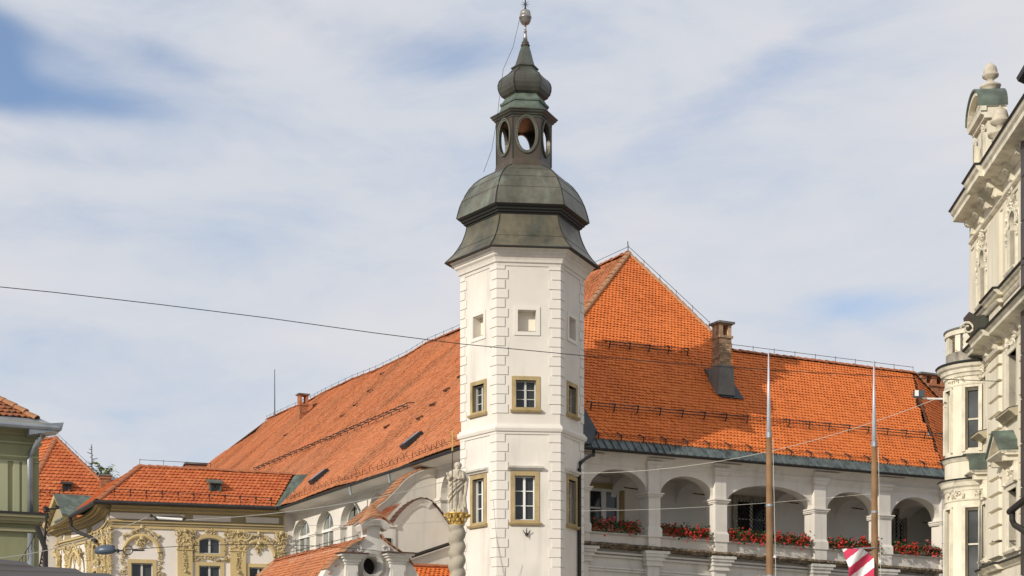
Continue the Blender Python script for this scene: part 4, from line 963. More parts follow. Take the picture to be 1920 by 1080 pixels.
# copper roof over the side front with its pediment
cc = MB(); a0 = 6.2
cr_ = [YS.p(4.6, .1, ZY+.05), YS.p(9.6, .1, ZY+.05), YS.p(9.8, -1.6, ZY+1.05), YS.p(2.4, -1.6, ZY+1.0)]
MB().hexa(cr_, [q-Vector((0, 0, .1)) for q in cr_]).build('copper_roof', 'copper_green', yh)
pd = Fr(YS.p(6.5, .05, 0).to_2d(), (-.454, .891), (-.891, -.454))
MB().prism(pd, [(0, ZY-.1), (4.6, ZY-.1), (1.9, ZY+.95)], -.3, 0).build('pediment', 'yellow_dull', yh)
MB().sweep(pd, [(-.2, ZY-.15), (1.9, ZY+1.05), (4.9, ZY-.15)], [(0, -.4), (0, .25), (.16, .3), (.18, -.4)]).build('pediment_cornice', 'yellow_ochre', yh)
q = [pd.p(-.3, .3, ZY-.02), pd.p(1.9, .3, ZY+1.22), pd.p(1.9, -1.6, ZY+1.22), pd.p(-.3, -1.6, ZY+.1)]
MB().hexa(q, [v+Vector((0, 0, .06)) for v in q]).build('pediment_roof', 'copper_green', yh)
# little dormer on the front slope
def dormer(fr, sl_, px0, px1, pyt, pyb, parent, m='copper_green'):
    P = sl_.hit((px0+px1)/2, pyb); d = (Vector((P.x, P.y))-fr.o).dot(fr.n); t0, zt_ = fr.at(px0, pyt, d); t1 = fr.at(px1, pyt, d)[0]
    dm = MB().box(fr, t0, t0+.07, d-1.2, d, P.z-.15, zt_-.06).box(fr, t1-.07, t1, d-1.2, d, P.z-.15, zt_-.06).box(fr, t0, t1, d-.06, d-.002, P.z-.15, P.z+.06).build('dormer', m, parent)
    MB().box(fr, t0+.07, t1-.07, d-.2, d-.12, P.z, zt_-.06).build('pane', 'glass', dm)
    MB().box(fr, (t0+t1)/2-.03, (t0+t1)/2+.03, d-.119, d-.08, P.z, zt_-.07).build('sash', 'iron', dm)
    r0 = [fr.p(t0-.08, d+.12, zt_-.06), fr.p(t1+.08, d+.12, zt_-.06), fr.p(t1+.08, d-1.1, zt_+.25), fr.p(t0-.08, d-1.1, zt_+.25)]
    MB().hexa(r0, [v+Vector((0, 0, .05)) for v in r0]).build('dormer_roof', m, dm)
dormer(Y1, SY, 393, 415, 904, 925, yh)
chimney(SY, 350, 385, 868, 895, yh, 'brick', open_h=.12, depth=.8, fr=Y1, Yd=RA.y+2.5)

# ------------------------------------------------------------------ red roofed house behind, with bare tree
rh = thing('tiled_house', 'small white house with steep bright red tiled roof behind the ochre building', 'house', (-24, 82, 0))
AP = W(105, 821, 84); ru = Vector((.95, .312)).normalized(); rn = Vector((ru.y, -ru.x)); RF = Fr((AP.x, AP.y), ru, rn)
run = 5.0; ze = AP.z-run*1.05
eL, eR = RF.p(-5.2, run, ze), RF.p(5.6, run, ze)
SH = Slope(eL, (ru.x, ru.y, 0), (AP-RF.p(0, run, ze)))
HL = SH.hit(74, 878); hl_ = SH.hit(40, 945)
tiles(SH, [SH.ab(hl_), SH.ab(AP), SH.ab(SH.hit(200, 912)), SH.ab(eR), (SH.ab(hl_)[0], 0)], 'roof_tiles', 'tile_yellow_house', rh, .27, .24, seed=8, lift=.06)
bk1 = AP+Vector((-6, 5, 0)); l3 = [hl_, AP, bk1, hl_+(bk1-AP)]
nl = (AP-hl_).cross(bk1-AP).normalized(); nl = nl if nl.z > 0 else -nl; ha = Vector((-nl.y, nl.x, 0)).normalized(); bb = nl.cross(ha); bb = bb if bb.z > 0 else -bb
SH2 = Slope(hl_, ha, bb); tiles(SH2, [SH2.ab(v) for v in l3], 'roof_tiles', 'tile_yellow_house', rh, .27, .24, seed=9, lift=.06)
ridge_tiles(hl_, AP, rh, 'ridge_clay', r=.16); ridge_tiles(AP, SH.hit(200, 912), rh, 'ridge_clay', r=.13); ridge_tiles(AP, bk1, rh, 'ridge_clay', r=.14)
rod([AP, SH.hit(200, 912)], rh, 5, .3)
MB().box(RF, -5, 5.4, run-6, run-.4, 0, ze).build('wall', 'plaster_white', rh)
MB().tube([RF.p(-5.3, run+.05, ze-.05), RF.p(5.6, run+.05, ze-.05)], .09, 6).build('gutter', 'iron', rh)
dormer(RF, SH, 117, 134, 906, 925, rh, 'iron')
guard(SH, SH.hit(75, 927, .05), SH.hit(112, 927, .05), rh, 2, h=.25, double=False)
cm = MB(); cc_ = W(198, 893, 80)
chimney(SH, 189, 207, 890, 915, rh, 'brick', open_h=.1, depth=.6, fr=RF, Yd=81)
q = MB(); vs = []
for i in range(9):
    a = pi*i/8; vs.append((cos(a)*.42, sin(a)*.3))
q.hexa([RF.p(RF.at(198, 890, 1)[0]-x, 2.4, cc_.z+.18+z) for x, z in vs], [RF.p(RF.at(198, 890, 1)[0]-x, 1.2, cc_.z+.18+z) for x, z in vs]).build('chimney_cowl', 'zinc', rh)

def limb(q, p, d, ln, r, depth, rnd, tips):
    pts = [Vector(p)]; dd = Vector(d).normalized()
    for i in range(4):
        dd = (dd+Vector((rnd.uniform(-.12, .12), rnd.uniform(-.12, .12), rnd.uniform(-.02, .1)))).normalized(); pts.append(pts[-1]+dd*ln/4)
    q.tube(pts, r, 5, r*.45); tips.append(pts[-1])
    if depth:
        for k in range(rnd.randint(3, 4)):
            i = rnd.randint(1, 4); ax = Vector((rnd.uniform(-1, 1), rnd.uniform(-1, 1), rnd.uniform(.1, .8))).normalized(); limb(q, pts[i], dd*.5+ax, ln*.55, r*.5, depth-1, rnd, tips)
rnd = random.Random(21)
bt = W(172, 833, 88); sp = thing('bare_tree', 'thin leafless conifer with sparse drooping twigs rising behind the red roof', 'tree', (bt.x, bt.y, 0))
q = MB(); q.tube([(bt.x, bt.y, 0), (bt.x+.1, bt.y, bt.z*.5), (bt.x, bt.y, bt.z)], .16, 6, .02); q.build('trunk', 'bark', sp)
q = MB()
for i in range(46):
    z = bt.z-.2-i*.11; l_ = .12+.05*i**.8*rnd.uniform(.5, 1.4); a = rnd.uniform(0, 2*pi)
    q.tube([(bt.x, bt.y, z), (bt.x+cos(a)*l_*.6, bt.y+sin(a)*l_*.6, z+.03), (bt.x+cos(a)*l_, bt.y+sin(a)*l_, z+l_*.25)], .03, 4, .012)
    if l_ > .4: q.tube([(bt.x+cos(a)*l_*.6, bt.y+sin(a)*l_*.6, z+.03), (bt.x+cos(a+.4)*l_*.9, bt.y+sin(a+.4)*l_*.9, z+l_*.1)], .012, 4, .004)
stuff(q.build('crown', 'bark', sp))
gt = W(184, 884, 86); sp = thing('leafy_tree', 'green leafed tree whose top shows beside the brick chimney', 'tree', (gt.x, gt.y, 0))
q = MB(); tips = []; q.tube([(gt.x, gt.y, 0), (gt.x, gt.y, gt.z-1.2)], .2, 7, .1)
for k in range(5): limb(q, (gt.x, gt.y, gt.z-1.6), (rnd.uniform(-.5, .5), rnd.uniform(-.5, .5), 1), 1.3, .07, 1, rnd, tips)
q.build('trunk', 'bark', sp); lf = MB()
for tp in tips:
    for k in range(15):
        c = tp+Vector((rnd.gauss(0, .2), rnd.gauss(0, .2), rnd.gauss(-.05, .17))); a = rnd.uniform(0, 2*pi); s = rnd.uniform(.09, .17); u = Vector((cos(a), sin(a), rnd.uniform(-.5, .5)))*s; v = Vector((-sin(a), cos(a), rnd.uniform(-.8, .8)))*s*.6
        lf.add([c-u, c+v, c+u, c-v], [(0, 1, 2, 3)])
MATS['leaf_bright'] = mat('leaf_bright', (.26, .38, .10), .7, .3, 4, island=.4); stuff(lf.build('crown', 'leaf_bright', sp))

# ------------------------------------------------------------------ green building, far left
GP = W(0, 789, 44.0); gu = UR; GF = Fr((GP.x, GP.y), gu, NR); ZGr = GP.z
gb = thing('green_building', 'olive green building with grey downpipe and tiled roof at the left edge', 'building', (GP.x, GP.y, 0))
ge = GF.at(104, 797)[0]; gw = GF.at(73, 900, -.62)[0]; gx = -9
MB().box(GF, gx, gw, -6, -.62, 0, ZGr-.1).build('wall', 'green_plaster', gb)
zg_ = lambda py, d=-.62: GF.at(35, py, d)[1]
for y0, y1, pr, m in ((795, 799, .92, 'green_trim'), (799, 806, .72, 'green_trim'), (806, 812, .5, 'green_trim'), (812, 817, .3, 'green_trim'), (817, 829, .08, 'green_plaster'), (829, 832, .16, 'green_pale')):
    MB().box(GF, gx, gw+pr*.52, -6-pr, -.62+pr*.6, zg_(y1)+.002, zg_(y0)).build('cornice', m, gb)
for y0, y1, pr, m in ((864, 866, .05, 'green_pale'), (962, 966, .42, 'iron'), (966, 971, .38, 'green_trim'), (971, 978, .25, 'green_trim'), (978, 982, .14, 'green_trim'), (991, 997, .12, 'green_trim')):
    MB().box(GF, gx, gw+pr*.5, -6, -.62+pr, zg_(y1)+.002, zg_(y0)).build('string_course', m, gb)
for x0, x1 in ((-30, 14), (24, 36), (41, 56)):
    MB().box(GF, GF.at(x0, 910, -.62)[0], GF.at(x1, 910, -.62)[0], -.619, -.57, zg_(960), zg_(866)).build('pilaster_strip', 'green_pale', gb)
# sheet metal eaves and tiles above
SG = Slope(GF.p(0, 0, ZGr), (gu.x, gu.y, 0), (-NR.x, -NR.y, tan(radians(24))))
gs0 = [SG.p(gx, 0), GF.p(ge, 0, ZGr), SG.hit(68, 782), SG.p(gx, SG.ab(SG.hit(0, 782))[1])]
MB().hexa(gs0, [v-SG.n*.06 for v in gs0]).build('eaves_sheet', 'zinc', gb)
b0 = SG.ab(SG.hit(35, 783))[1]; o2 = SG.p(0, b0)
SG2 = Slope(o2, (gu.x, gu.y, 0), (-NR.x, -NR.y, tan(radians(40))))
hipc = SG2.ab(SG2.hit(68, 781)); hp2 = SG2.ab(SG2.hit(0, 745)); dxy = (hp2[0]-hipc[0], hp2[1]-hipc[1])
tiles(SG2, [(gx, 0), (hipc[0], 0), (hipc[0]+dxy[0]*3, dxy[1]*3), (gx, dxy[1]*3)], 'roof_tiles', 'tile_weathered', gb, .2, .18, seed=10, lift=.05)
ridge_tiles(SG2.p(hipc[0], 0), SG2.p(hipc[0]+dxy[0]*3, dxy[1]*3), gb, 'ridge_old', r=.15, step=.38)
MB().tube([GF.p(gx, .07, ZGr-.1), GF.p(ge+.1, .07, ZGr-.1)], .09, 8).build('gutter', 'zinc', gb)
cr2 = [GF.p(ge-.75, .1, ZGr-.35), GF.p(ge+.16, .1, ZGr-.15), GF.p(ge+.22, .1, ZGr+.08), GF.p(ge-.75, .1, ZGr-.05)]
MB().hexa(cr2, [v-Vector((NR.x, NR.y, 0))*1.0 for v in cr2]).build('gutter_corner', 'zinc', gb)
dpx = GF.at(56.5, 900, -.48)[0]
MB().tube([GF.p(dpx+.2, .02, ZGr-.15), GF.p(dpx+.2, .0, ZGr-.4), GF.p(dpx+.12, -.2, ZGr-.6), GF.p(dpx, -.46, ZGr-.8), GF.p(dpx, -.48, ZGr-1.0), GF.p(dpx, -.48, zg_(963))], .085, 8).build('downpipe', 'zinc', gb, smooth=True)
MB().tube([GF.p(dpx, -.48, zg_(1000)), GF.p(dpx, -.48, .2)], .085, 8).build('downpipe', 'zinc', gb, smooth=True)
# string of icicle lights hanging at its corner
il = MB(); P1_, P2_ = W(76, 978, 43.5), W(-20, 1075, 40); pts = wire_sag(P1_, P2_, .5, 16); il.tube(pts, .012, 4)
pts2 = wire_sag(W(90, 958, 43.5), W(74, 1062, 43.6), .1, 12); il.tube(pts2, .02, 4)
for p in pts[1:]:
    l_ = random.uniform(.2, .6); il.tube([p, p+Vector((.01, 0, -l_*.5)), p+Vector((-.01, 0, -l_))], .008, 4)
for p in pts2: il.blob(p+Vector((.04, 0, 0)), .03, 5); il.tube([p, p+Vector((.12, 0, -.12))], .01, 4)
single(il, 'light_garland', 'iron', 'dark string of unlit icicle lights hanging beside the green wall', 'string lights')
# wall bracket cluster
q = MB(); b_ = W(86, 955, 43.3); q.blob(b_, .10); q.tube([b_, b_+Vector((.35, .1, .05))], .03, 5); q.blob(b_+Vector((.3, 0, .06)), .07); q.tube([b_+Vector((0, 0, -.1)), b_+Vector((-.05, 0, -3.0))], .02, 5)
q.build('lamp_bracket', 'iron', gb)
dpz = W(78, 1010, 43.2); MB().tube([dpz+Vector((-.15, 0, .35)), dpz, dpz+Vector((.1, 0, -.3)), dpz+Vector((.1, 0, -5.2))], .08, 7).build('downpipe', 'iron', gb)

# ------------------------------------------------------------------ kiosk roof, bottom left
kk = thing('kiosk', 'market kiosk with dark grey stepped sheet metal roof at the lower left corner', 'kiosk', (-4.6, 15.5, 0))
KF = Fr((-6.5, 15.2), (.97, -.24), (-.24, -.97)); KF.n = Vector((-KF.u.y*-1, 0)) if False else Vector((KF.u.y, -KF.u.x))
for (xl, yl, xr, yr, Yb, Yf) in ((-80, 1040, 45, 1053, 16.2, 15.7), (-80, 1053, 142, 1066, 15.8, 15.3), (-80, 1067, 204, 1075, 15.4, 14.6)):
    a, b = W(xl, yl, Yb), W(xr, yr, Yb); c, d = W(xr+14, yr+8, Yf), W(xl, yl+12, Yf)
    MB().hexa([a, b, c, d], [v-Vector((0, 0, .05)) for v in (a, b, c, d)]).build('roof_sheet', 'kiosk_sheet', kk)
kz = W(0, 1075, 15)
MB().hexa([(-7.4, 15, 0), (-4.2, 15, 0), (-4.2, 18, 0), (-7.4, 18, 0)], [(-7.4, 15, kz.z-.15), (-4.2, 15, kz.z-.15), (-4.2, 18, kz.z-.15), (-7.4, 18, kz.z-.15)]).build('wall', 'kiosk_wall', kk)

# ------------------------------------------------------------------ chapel and its curved gables in front of the long wing
ch = thing('gabled_annexe', 'small weathered annexe with round window, tiled hood and two curved white gables', 'building', (-3, 50, 0))
def lwp(t): q = LW.p(t, DW, 0); return Vector((q.x, q.y))
def gfr(px):    # frame perpendicular to the long wing, touching it where the wall shows at px
    t = LW.at(px, 900, DW)[0]; return Fr(lwp(t), UR, NR)
GA, GB = gfr(818), gfr(862)
GC = Fr(Vector((-.33, 51.25))+NR*.0, UR, NR)
def curve(fr, pts): return [fr.at(x, y) for x, y in pts]
def smooth(pts, n=4):
    o = []
    for i in range(len(pts)-1):
        p0, p1, p2, p3 = pts[max(0, i-1)], pts[i], pts[i+1], pts[min(len(pts)-1, i+2)]
        for k in range(n):
            t = k/n; o.append(tuple(.5*((2*p1[j])+(-p0[j]+p2[j])*t+(2*p0[j]-5*p1[j]+4*p2[j]-p3[j])*t*t+(-p0[j]+3*p1[j]-3*p2[j]+p3[j])*t**3) for j in (0, 1)))
    return o+[pts[-1]]
def coping(fr, top, parent, depth, m='ridge_old', th=.10):
    """tiles laid across the curved coping, one by one"""
    ln = 0; seg = []
    for a, b in zip(top, top[1:]):
        q = sqrt((b[0]-a[0])**2+(b[1]-a[1])**2); seg.append((ln, q, a, b)); ln += q
    s = 0; st = .19
    def pt(x):
        for l0, q, a, b in seg:
            if x <= l0+q+1e-6: f = (x-l0)/q; return (a[0]+(b[0]-a[0])*f, a[1]+(b[1]-a[1])*f), ((b[0]-a[0])/q, (b[1]-a[1])/q)
        return seg[-1][3], ((seg[-1][3][0]-seg[-1][2][0])/seg[-1][1], (seg[-1][3][1]-seg[-1][2][1])/seg[-1][1])
    while s < ln-.05:
        (a, u), (b, _) = pt(s), pt(min(ln, s+st*1.15)); nx, nz = -u[1], u[0]; j = random.uniform(0, .02)
        MB().hexa([fr.p(a[0]+nx*(th*.3), .12+j, a[1]+nz*th*.3), fr.p(b[0], .12+j, b[1]), fr.p(b[0], -depth, b[1]), fr.p(a[0]+nx*(th*.3), -depth, a[1]+nz*th*.3)],
                  [fr.p(a[0]+nx*(th*.75), .10+j, a[1]+nz*th*.75), fr.p(b[0]+nx*th*.4, .10+j, b[1]+nz*th*.4), fr.p(b[0]+nx*th*.4, -depth, b[1]+nz*th*.4), fr.p(a[0]+nx*th*.75, -depth, a[1]+nz*th*.75)]).build('coping_tile', m, parent)
        s += st
# back gable
ca = smooth(curve(GA, [(660, 985), (676, 971), (700, 953), (720, 938), (741, 917), (760, 897), (778, 886), (797, 880), (817, 877)]))
ga = MB().prism(GA, ca+[(ca[-1][0], 0), (ca[0][0], 0)], -.45, 0).build('rear_gable', 'plaster_white', ch)
MB().sweep(GA, ca, [(-.30, .001), (-.30, .03), (-.12, .07), (-.04, .13), (0, .13), (0, .001)]).build('gable_cornice', 'plaster_white', ga)
coping(GA, ca, ch, .75)
# front gable
cb = smooth(curve(GB, [(733, 985), (745, 967), (757, 954), (770, 943), (783, 936.5), (793, 935.5), (806, 940), (820, 954), (834, 973), (846, 990), (860, 1010)]))
gb_ = MB().prism(GB, cb+[(cb[-1][0], 0), (cb[0][0], 0)], -.45, 0).build('front_gable', 'plaster_white', ch)
MB().sweep(GB, cb[:26], [(-.26, .001), (-.26, .03), (-.12, .06), (-.05, .10), (0, .10), (0, .001)]).build('gable_cornice', 'plaster_white', gb_)
coping(GB, cb, ch, .35, 'iron_rust', .07)
# curved red roof between the gables
rb = smooth(curve(GB, [(722, 992), (737, 972), (752, 956), (764, 945)]))
k = 0
for dd in range(9):
    for (a, b) in zip(rb[::2], rb[2::2]):
        d0 = -.36-dd*.16; MB().hexa([GB.p(a[0]-.12, d0, a[1]+.02), GB.p(b[0]-.10, d0, b[1]+.06), GB.p(b[0]-.10, d0-.17, b[1]+.02), GB.p(a[0]-.12, d0-.17, a[1]-.02)], [GB.p(a[0]-.12, d0, a[1]+.05), GB.p(b[0]-.10, d0, b[1]+.09), GB.p(b[0]-.10, d0-.17, b[1]+.04), GB.p(a[0]-.12, d0-.17, a[1]+.0)]).build('roof_tile', 'ridge_clay', ch)
# worn plaster wall stub; its opening is a dark slab on the face
t0, t1 = GB.at(716, 1010, -.1)[0], GB.at(739, 1010, -.1)[0]; MB().box(GB, t0-.25, t1, -.5, .04, 0, GB.at(727, 982, 0)[1]).build('wall', 'plaster_worn', ch)
MB().box(GB, GB.at(721, 1015, .05)[0], GB.at(733, 1015, .05)[0], .041, .07, GB.at(727, 1024, .05)[1], GB.at(727, 1009, .05)[1]).build('opening', 'interior', ch)
MB().box(GB, t0-.3, t1+.05, -.5, .09, GB.at(727, 988, 0)[1], GB.at(727, 983, 0)[1]).build('moulding', 'plaster_worn', ch)
# lean-to below the front gable
LT = Fr(GB.p(0, 0, 0).to_2d(), UR, NR)
p0, p1 = GB.at(760, 1047, .25), GB.at(862, 1013, .25)
MB().tube([GB.p(p0[0], .3, p0[1]), GB.p(p1[0], .3, p1[1])], .07, 6).build('gutter', 'iron', ch)
MB().hexa([GB.p(p0[0]-.3, .05, 0), GB.p(p1[0], .05, 0), GB.p(p1[0], .05, p1[1]-.1), GB.p(p0[0]-.3, .05, p0[1]-.1)], [GB.p(p0[0]-.3, .18, 0), GB.p(p1[0], .18, 0), GB.p(p1[0], .18, p1[1]-.1), GB.p(p0[0]-.3, .18, p0[1]-.1)]).build('wall', 'plaster_white', ch)
eo = GB.p(GB.at(760, 1088, 2.2)[0], 2.2, GB.at(810, 1088, 2.2)[1]); SLT = Slope(eo, (UR.x, UR.y, 0), (-NR.x, -NR.y, .55))
w4 = SLT.ab(SLT.hit(762, 1062)); w5 = SLT.ab(SLT.hit(872, 1066))
tiles(SLT, [(w4[0], 0), (w4[0], w4[1]), (w5[0], w4[1]), (w5[0], 0)], 'roof_tiles', 'tile_orange', ch, .17, .17, seed=12, lift=.045)
MB().box(Fr((eo.x, eo.y), UR, NR), 0, w5[0], -1.5, -.05, 0, eo.z-.05).build('wall', 'plaster_white', ch)
MB().tube([SLT.p(w4[0], w4[1], .05), SLT.p(w5[0], w4[1], .05)], .08, 6).build('ridge_roll', 'ridge_clay', ch)
# chapel front with round window
def gc(x, y, d=0): return GC.at(x, y, d)
zb = gc(705, 1120)[1]-2
out_l = smooth(curve(GC, [(596, 1100), (612, 1068), (628, 1050), (641, 1040), (643, 1034), (655, 1025), (670, 1015), (683, 1010), (688, 1000), (687, 992), (684, 985)]), 3)
out_r = smooth(curve(GC, [(716, 985), (713, 993), (712, 1002), (716, 1010), (730, 1022), (746, 1033), (760, 1042), (766, 1052), (778, 1066), (794, 1100)]), 3)
oc, oz = gc(696, 1061); rr0 = gc(711, 1061)[0]-oc
hole = [(oc+rr0*cos(2*pi*i/24), oz+rr0*1.02*sin(2*pi*i/24)) for i in range(24)]
gf = MB().holed(GC, [(out_l[0][0], .0)]+out_l+out_r+[(out_r[-1][0], .0)], [hole], -.5, 0).build('chapel_front', 'plaster_worn', ch)
ring = [(oc+(rr0+.06)*cos(2*pi*i/24), oz+(rr0+.06)*sin(2*pi*i/24)) for i in range(24)]
MB().sweep(GC, ring, [(.05, .001), (.04, .07), (-.05, .10), (-.14, .06), (-.2, .001)], True).build('round_frame', 'plaster_grey', gf)
MB().box(GC, oc-rr0-.1, oc+rr0+.1, -.48, -.42, oz-rr0-.1, oz+rr0+.1).build('pane', 'interior', gf)
MB().tube([GC.p(oc-rr0, -.3, oz+rr0*.2), GC.p(oc+rr0*.7, -.3, oz-rr0*.8)], .02, 5).build('glazing_bar', 'iron', gf)
for x0, x1, y0 in ((645, 668, 1042), (729, 757, 1041)):
    t0, t1 = gc(x0, y0)[0], gc(x1, y0)[0]; z_ = gc((x0+x1)/2, y0)[1]
    pl = MB().box(GC, t0, t1, .001, .16, 0, z_-.28).box(GC, t0+.06, t1-.06, .16, .185, z_-2.4, z_-.5).build('pilaster', 'plaster_worn', ch)
    q = MB()
    for h0, h1, e in ((-.28, -.2, .03), (-.2, -.1, .08), (-.1, -.03, .15), (-.03, .04, .22)): q.box(GC, t0-e, t1+e, .001, .16+e, z_+h0, z_+h1)
    q.build('pilaster_capital', 'plaster_worn', pl)
    MB().box(GC, t0-.28, t1+.28, -.1, .44, z_+.041, z_+.075).build('cap_sheet', 'iron_rust', pl)
# scroll ornaments
for s, x in ((1, 722), (-1, 672)):
    q = MB(); t, z = gc(x, 1030); curl(q, GC, t, z, .16, .0, s, -pi/2, 1.3, .05); q.build('scroll', 'plaster_worn', gf)
# hood with tiled cap
hp = smooth(curve(GC, [(672, 988), (680, 983), (690, 978), (702, 976), (712, 978), (721, 984), (727, 988)]), 3)
MB().sweep(GC, hp, [(-.16, -.3), (-.16, .10), (-.08, .2), (0, .26), (.03, .26), (.03, -.3)]).build('hood_cornice', 'plaster_worn', gf)
ht = smooth(curve(GC, [(669, 986), (679, 979), (690, 972.5), (702, 970), (713, 973), (722, 981), (730, 988)]), 3)
for k, (a, b) in enumerate(zip(ht, ht[1:])):
    for dd in range(5):
        e = dd*.10; zz = .06+dd*.09; sh = 1-.19*dd; m0 = ht[len(ht)//2][0]; f = lambda p: m0+(p[0]-m0)*sh
        MB().hexa([GC.p(f(a), .30-e, a[1]+zz-.05), GC.p(f(b), .30-e, b[1]+zz-.05), GC.p(f(b)*.98+m0*.02, .12-e, b[1]+zz+.02), GC.p(f(a)*.98+m0*.02, .12-e, a[1]+zz+.02)],
                  [GC.p(f(a), .30-e, a[1]+zz), GC.p(f(b), .30-e, b[1]+zz), GC.p(f(b)*.98+m0*.02, .12-e, b[1]+zz+.07), GC.p(f(a)*.98+m0*.02, .12-e, a[1]+zz+.07)]).build('hood_tile', 'ridge_old', gf)
for out_ in (out_l[3:22], out_r[6:24]): coping(GC, out_, ch, .5, 'ridge_old', .07)
# its long tiled slope facing the sun
zrg = gc(684, 1012)[1]; t_r = gc(684, 1012)[0]
SC_ = Slope(GC.p(t_r, 0, zrg), (UL.x, UL.y, 0), (UR.x, UR.y, .95))
f_ = SC_.ab(SC_.hit(522, 1047)); 
tiles(SC_, [(.0, -3.4), (.0, .0), (f_[0], .0), (f_[0], -3.4)], 'roof_tiles', 'tile_old', ch, .17, .17, seed=14, lift=.045, sag=.05)
ridge_tiles(SC_.p(0, 0), SC_.p(f_[0], 0), ch, 'ridge_clay', r=.12)
ridge_tiles(SC_.p(f_[0], -3.4), SC_.p(f_[0], .0), ch, 'ridge_old', r=.15, step=.3)
MB().hexa([GC.p(t_r-2.6, -.4, 0), GC.p(t_r-.1, -.4, 0), GC.p(t_r-.1, -.4, zrg-.2), GC.p(t_r-2.6, -.4, zrg-2.7)], [v+Vector((UL.x, UL.y, 0))*(f_[0]-.6) for v in (GC.p(t_r-2.6, -.4, 0), GC.p(t_r-.1, -.4, 0), GC.p(t_r-.1, -.4, zrg-.2), GC.p(t_r-2.6, -.4, zrg-2.7))]).build('wall', 'plaster_white', ch)
rod([SC_.p(.6, 0), SC_.p(f_[0], 0)], ch, 7, .2)

# ------------------------------------------------------------------ statue on the twisted column
MY = 46.0; mx_ = (857-CX)/F*MY; zc1 = EYE+(HY-985)/F*MY; zc2 = EYE+(HY-962)/F*MY
mo = thing('twisted_column', 'stone twisted column with gilded capital in front of the white tower', 'column', (mx_, MY, 0))
vs = []; n = 150; k = 20; pt_ = .40; q = MB()
for i in range(n+1):
    z = 1.2+(zc1-1.2)*i/n
    for j in range(k):
        a = 2*pi*j/k; ph = a-2*pi*z/(pt_*1.0)
        r = .205+.045*abs(cos(ph*.5))**.7
        vs.append((mx_+cos(a)*r+.015*cos(2*pi*z/pt_), MY+sin(a)*r, z))
q.add(vs, [(i*k+j, i*k+(j+1) % k, (i+1)*k+(j+1) % k, (i+1)*k+j) for i in range(n) for j in range(k)]+[tuple(range(k))[::-1], tuple(range(n*k, n*k+k))]).build('shaft', 'stone_column', mo, smooth=True)
q = MB()
for z0, z1, e in ((0, .25, .75), (.25, .9, .5), (.9, 1.05, .6), (1.05, 1.2, .42)): q.hexa([(mx_-e, MY-e, z0), (mx_+e, MY-e, z0), (mx_+e, MY+e, z0), (mx_-e, MY+e, z0)], [(mx_-e, MY-e, z1), (mx_+e, MY-e, z1), (mx_+e, MY+e, z1), (mx_-e, MY+e, z1)])
q.build('pedestal', 'stone_column', mo)
cpz = MB().lathe((mx_, MY), [(.2, zc1-.02), (.25, zc1), (.23, zc1+.03), (.19, zc1+.06), (.22, zc1+.18), (.3, zc2-.06), (.34, zc2-.03), (.34, zc2), (.1, zc2+.01)], 14).build('capital', 'gilt', mo)
q = MB(); rnd = random.Random(5)
for row, (rr_, zz, s) in enumerate(((.23, .08, .06), (.28, .17, .07), (.34, .27, .075))):
    for j in range(11):
        a = 2*pi*(j+row*.5)/11; c = Vector((mx_+cos(a)*rr_, MY+sin(a)*rr_, zc1+zz)); o = Vector((cos(a), sin(a), 0)); t = Vector((-sin(a), cos(a), 0))
        q.add([c-t*s*.7-Vector((0, 0, s)), c+t*s*.7-Vector((0, 0, s)), c+t*s*.8+Vector((0, 0, s*.6)), c+o*s*.8+Vector((0, 0, s*.5)), c-t*s*.8+Vector((0, 0, s*.6)), c+o*s*.5], [(0, 1, 5), (1, 2, 5), (2, 3, 5), (3, 4, 5), (4, 0, 5)])
        if row == 2: q.blob(c+o*.03+Vector((0, 0, .02)), .05, 5)
q.build('acanthus', 'gilt', cpz)['kind'] = 'stuff'
# the robed figure: one continuous body
S = 1.0; zf = zc2+.0; H = (962-866)/F*MY
q = MB(); k = 36; vs = []; rows = 60
def prof(f):   # width, depth, x sway, forward
    P = [(0, .235, .2, .02), (.05, .225, .19, .02), (.2, .20, .17, .02), (.4, .19, .165, 0), (.55, .20, .17, -.02), (.66, .205, .165, -.02), (.76, .215, .15, 0), (.81, .20, .13, 0), (.845, .10, .10, .0), (.86, .062, .07, .01), (.875, .06, .07, .015), (.89, .085, .09, .02), (.93, .098, .11, .025), (.97, .085, .095, .02), (.995, .04, .045, .02)]
    for a, b in zip(P, P[1:]):
        if f <= b[0]:
            t = (f-a[0])/(b[0]-a[0]); return [a[i]+(b[i]-a[i])*t for i in (1, 2, 3)]
    return list(P[-1][1:])
for i in range(rows+1):
    f = i/rows*.995; wx, wy, sx_ = prof(f); z = zf+f*H
    fold = .16*max(0, min(1, (.86-f)*6))
    for j in range(k):
        a = 2*pi*j/k; tw = a*7+f*5+sin(f*9)*1.2
        r = 1+fold*(.5*sin(tw)+.35*sin(a*11-f*14)+.25*sin(a*4+f*16))
        vs.append((mx_+sx_*1.2+cos(a)*wx*r*1.2, MY+sin(a)*wy*r, z))
q.add(vs, [(i*k+j, i*k+(j+1) % k, (i+1)*k+(j+1) % k, (i+1)*k+j) for i in range(rows) for j in range(k)]+[tuple(range(k))[::-1], tuple(range(rows*k, rows*k+k))])
cz = lambda f: zf+f*H
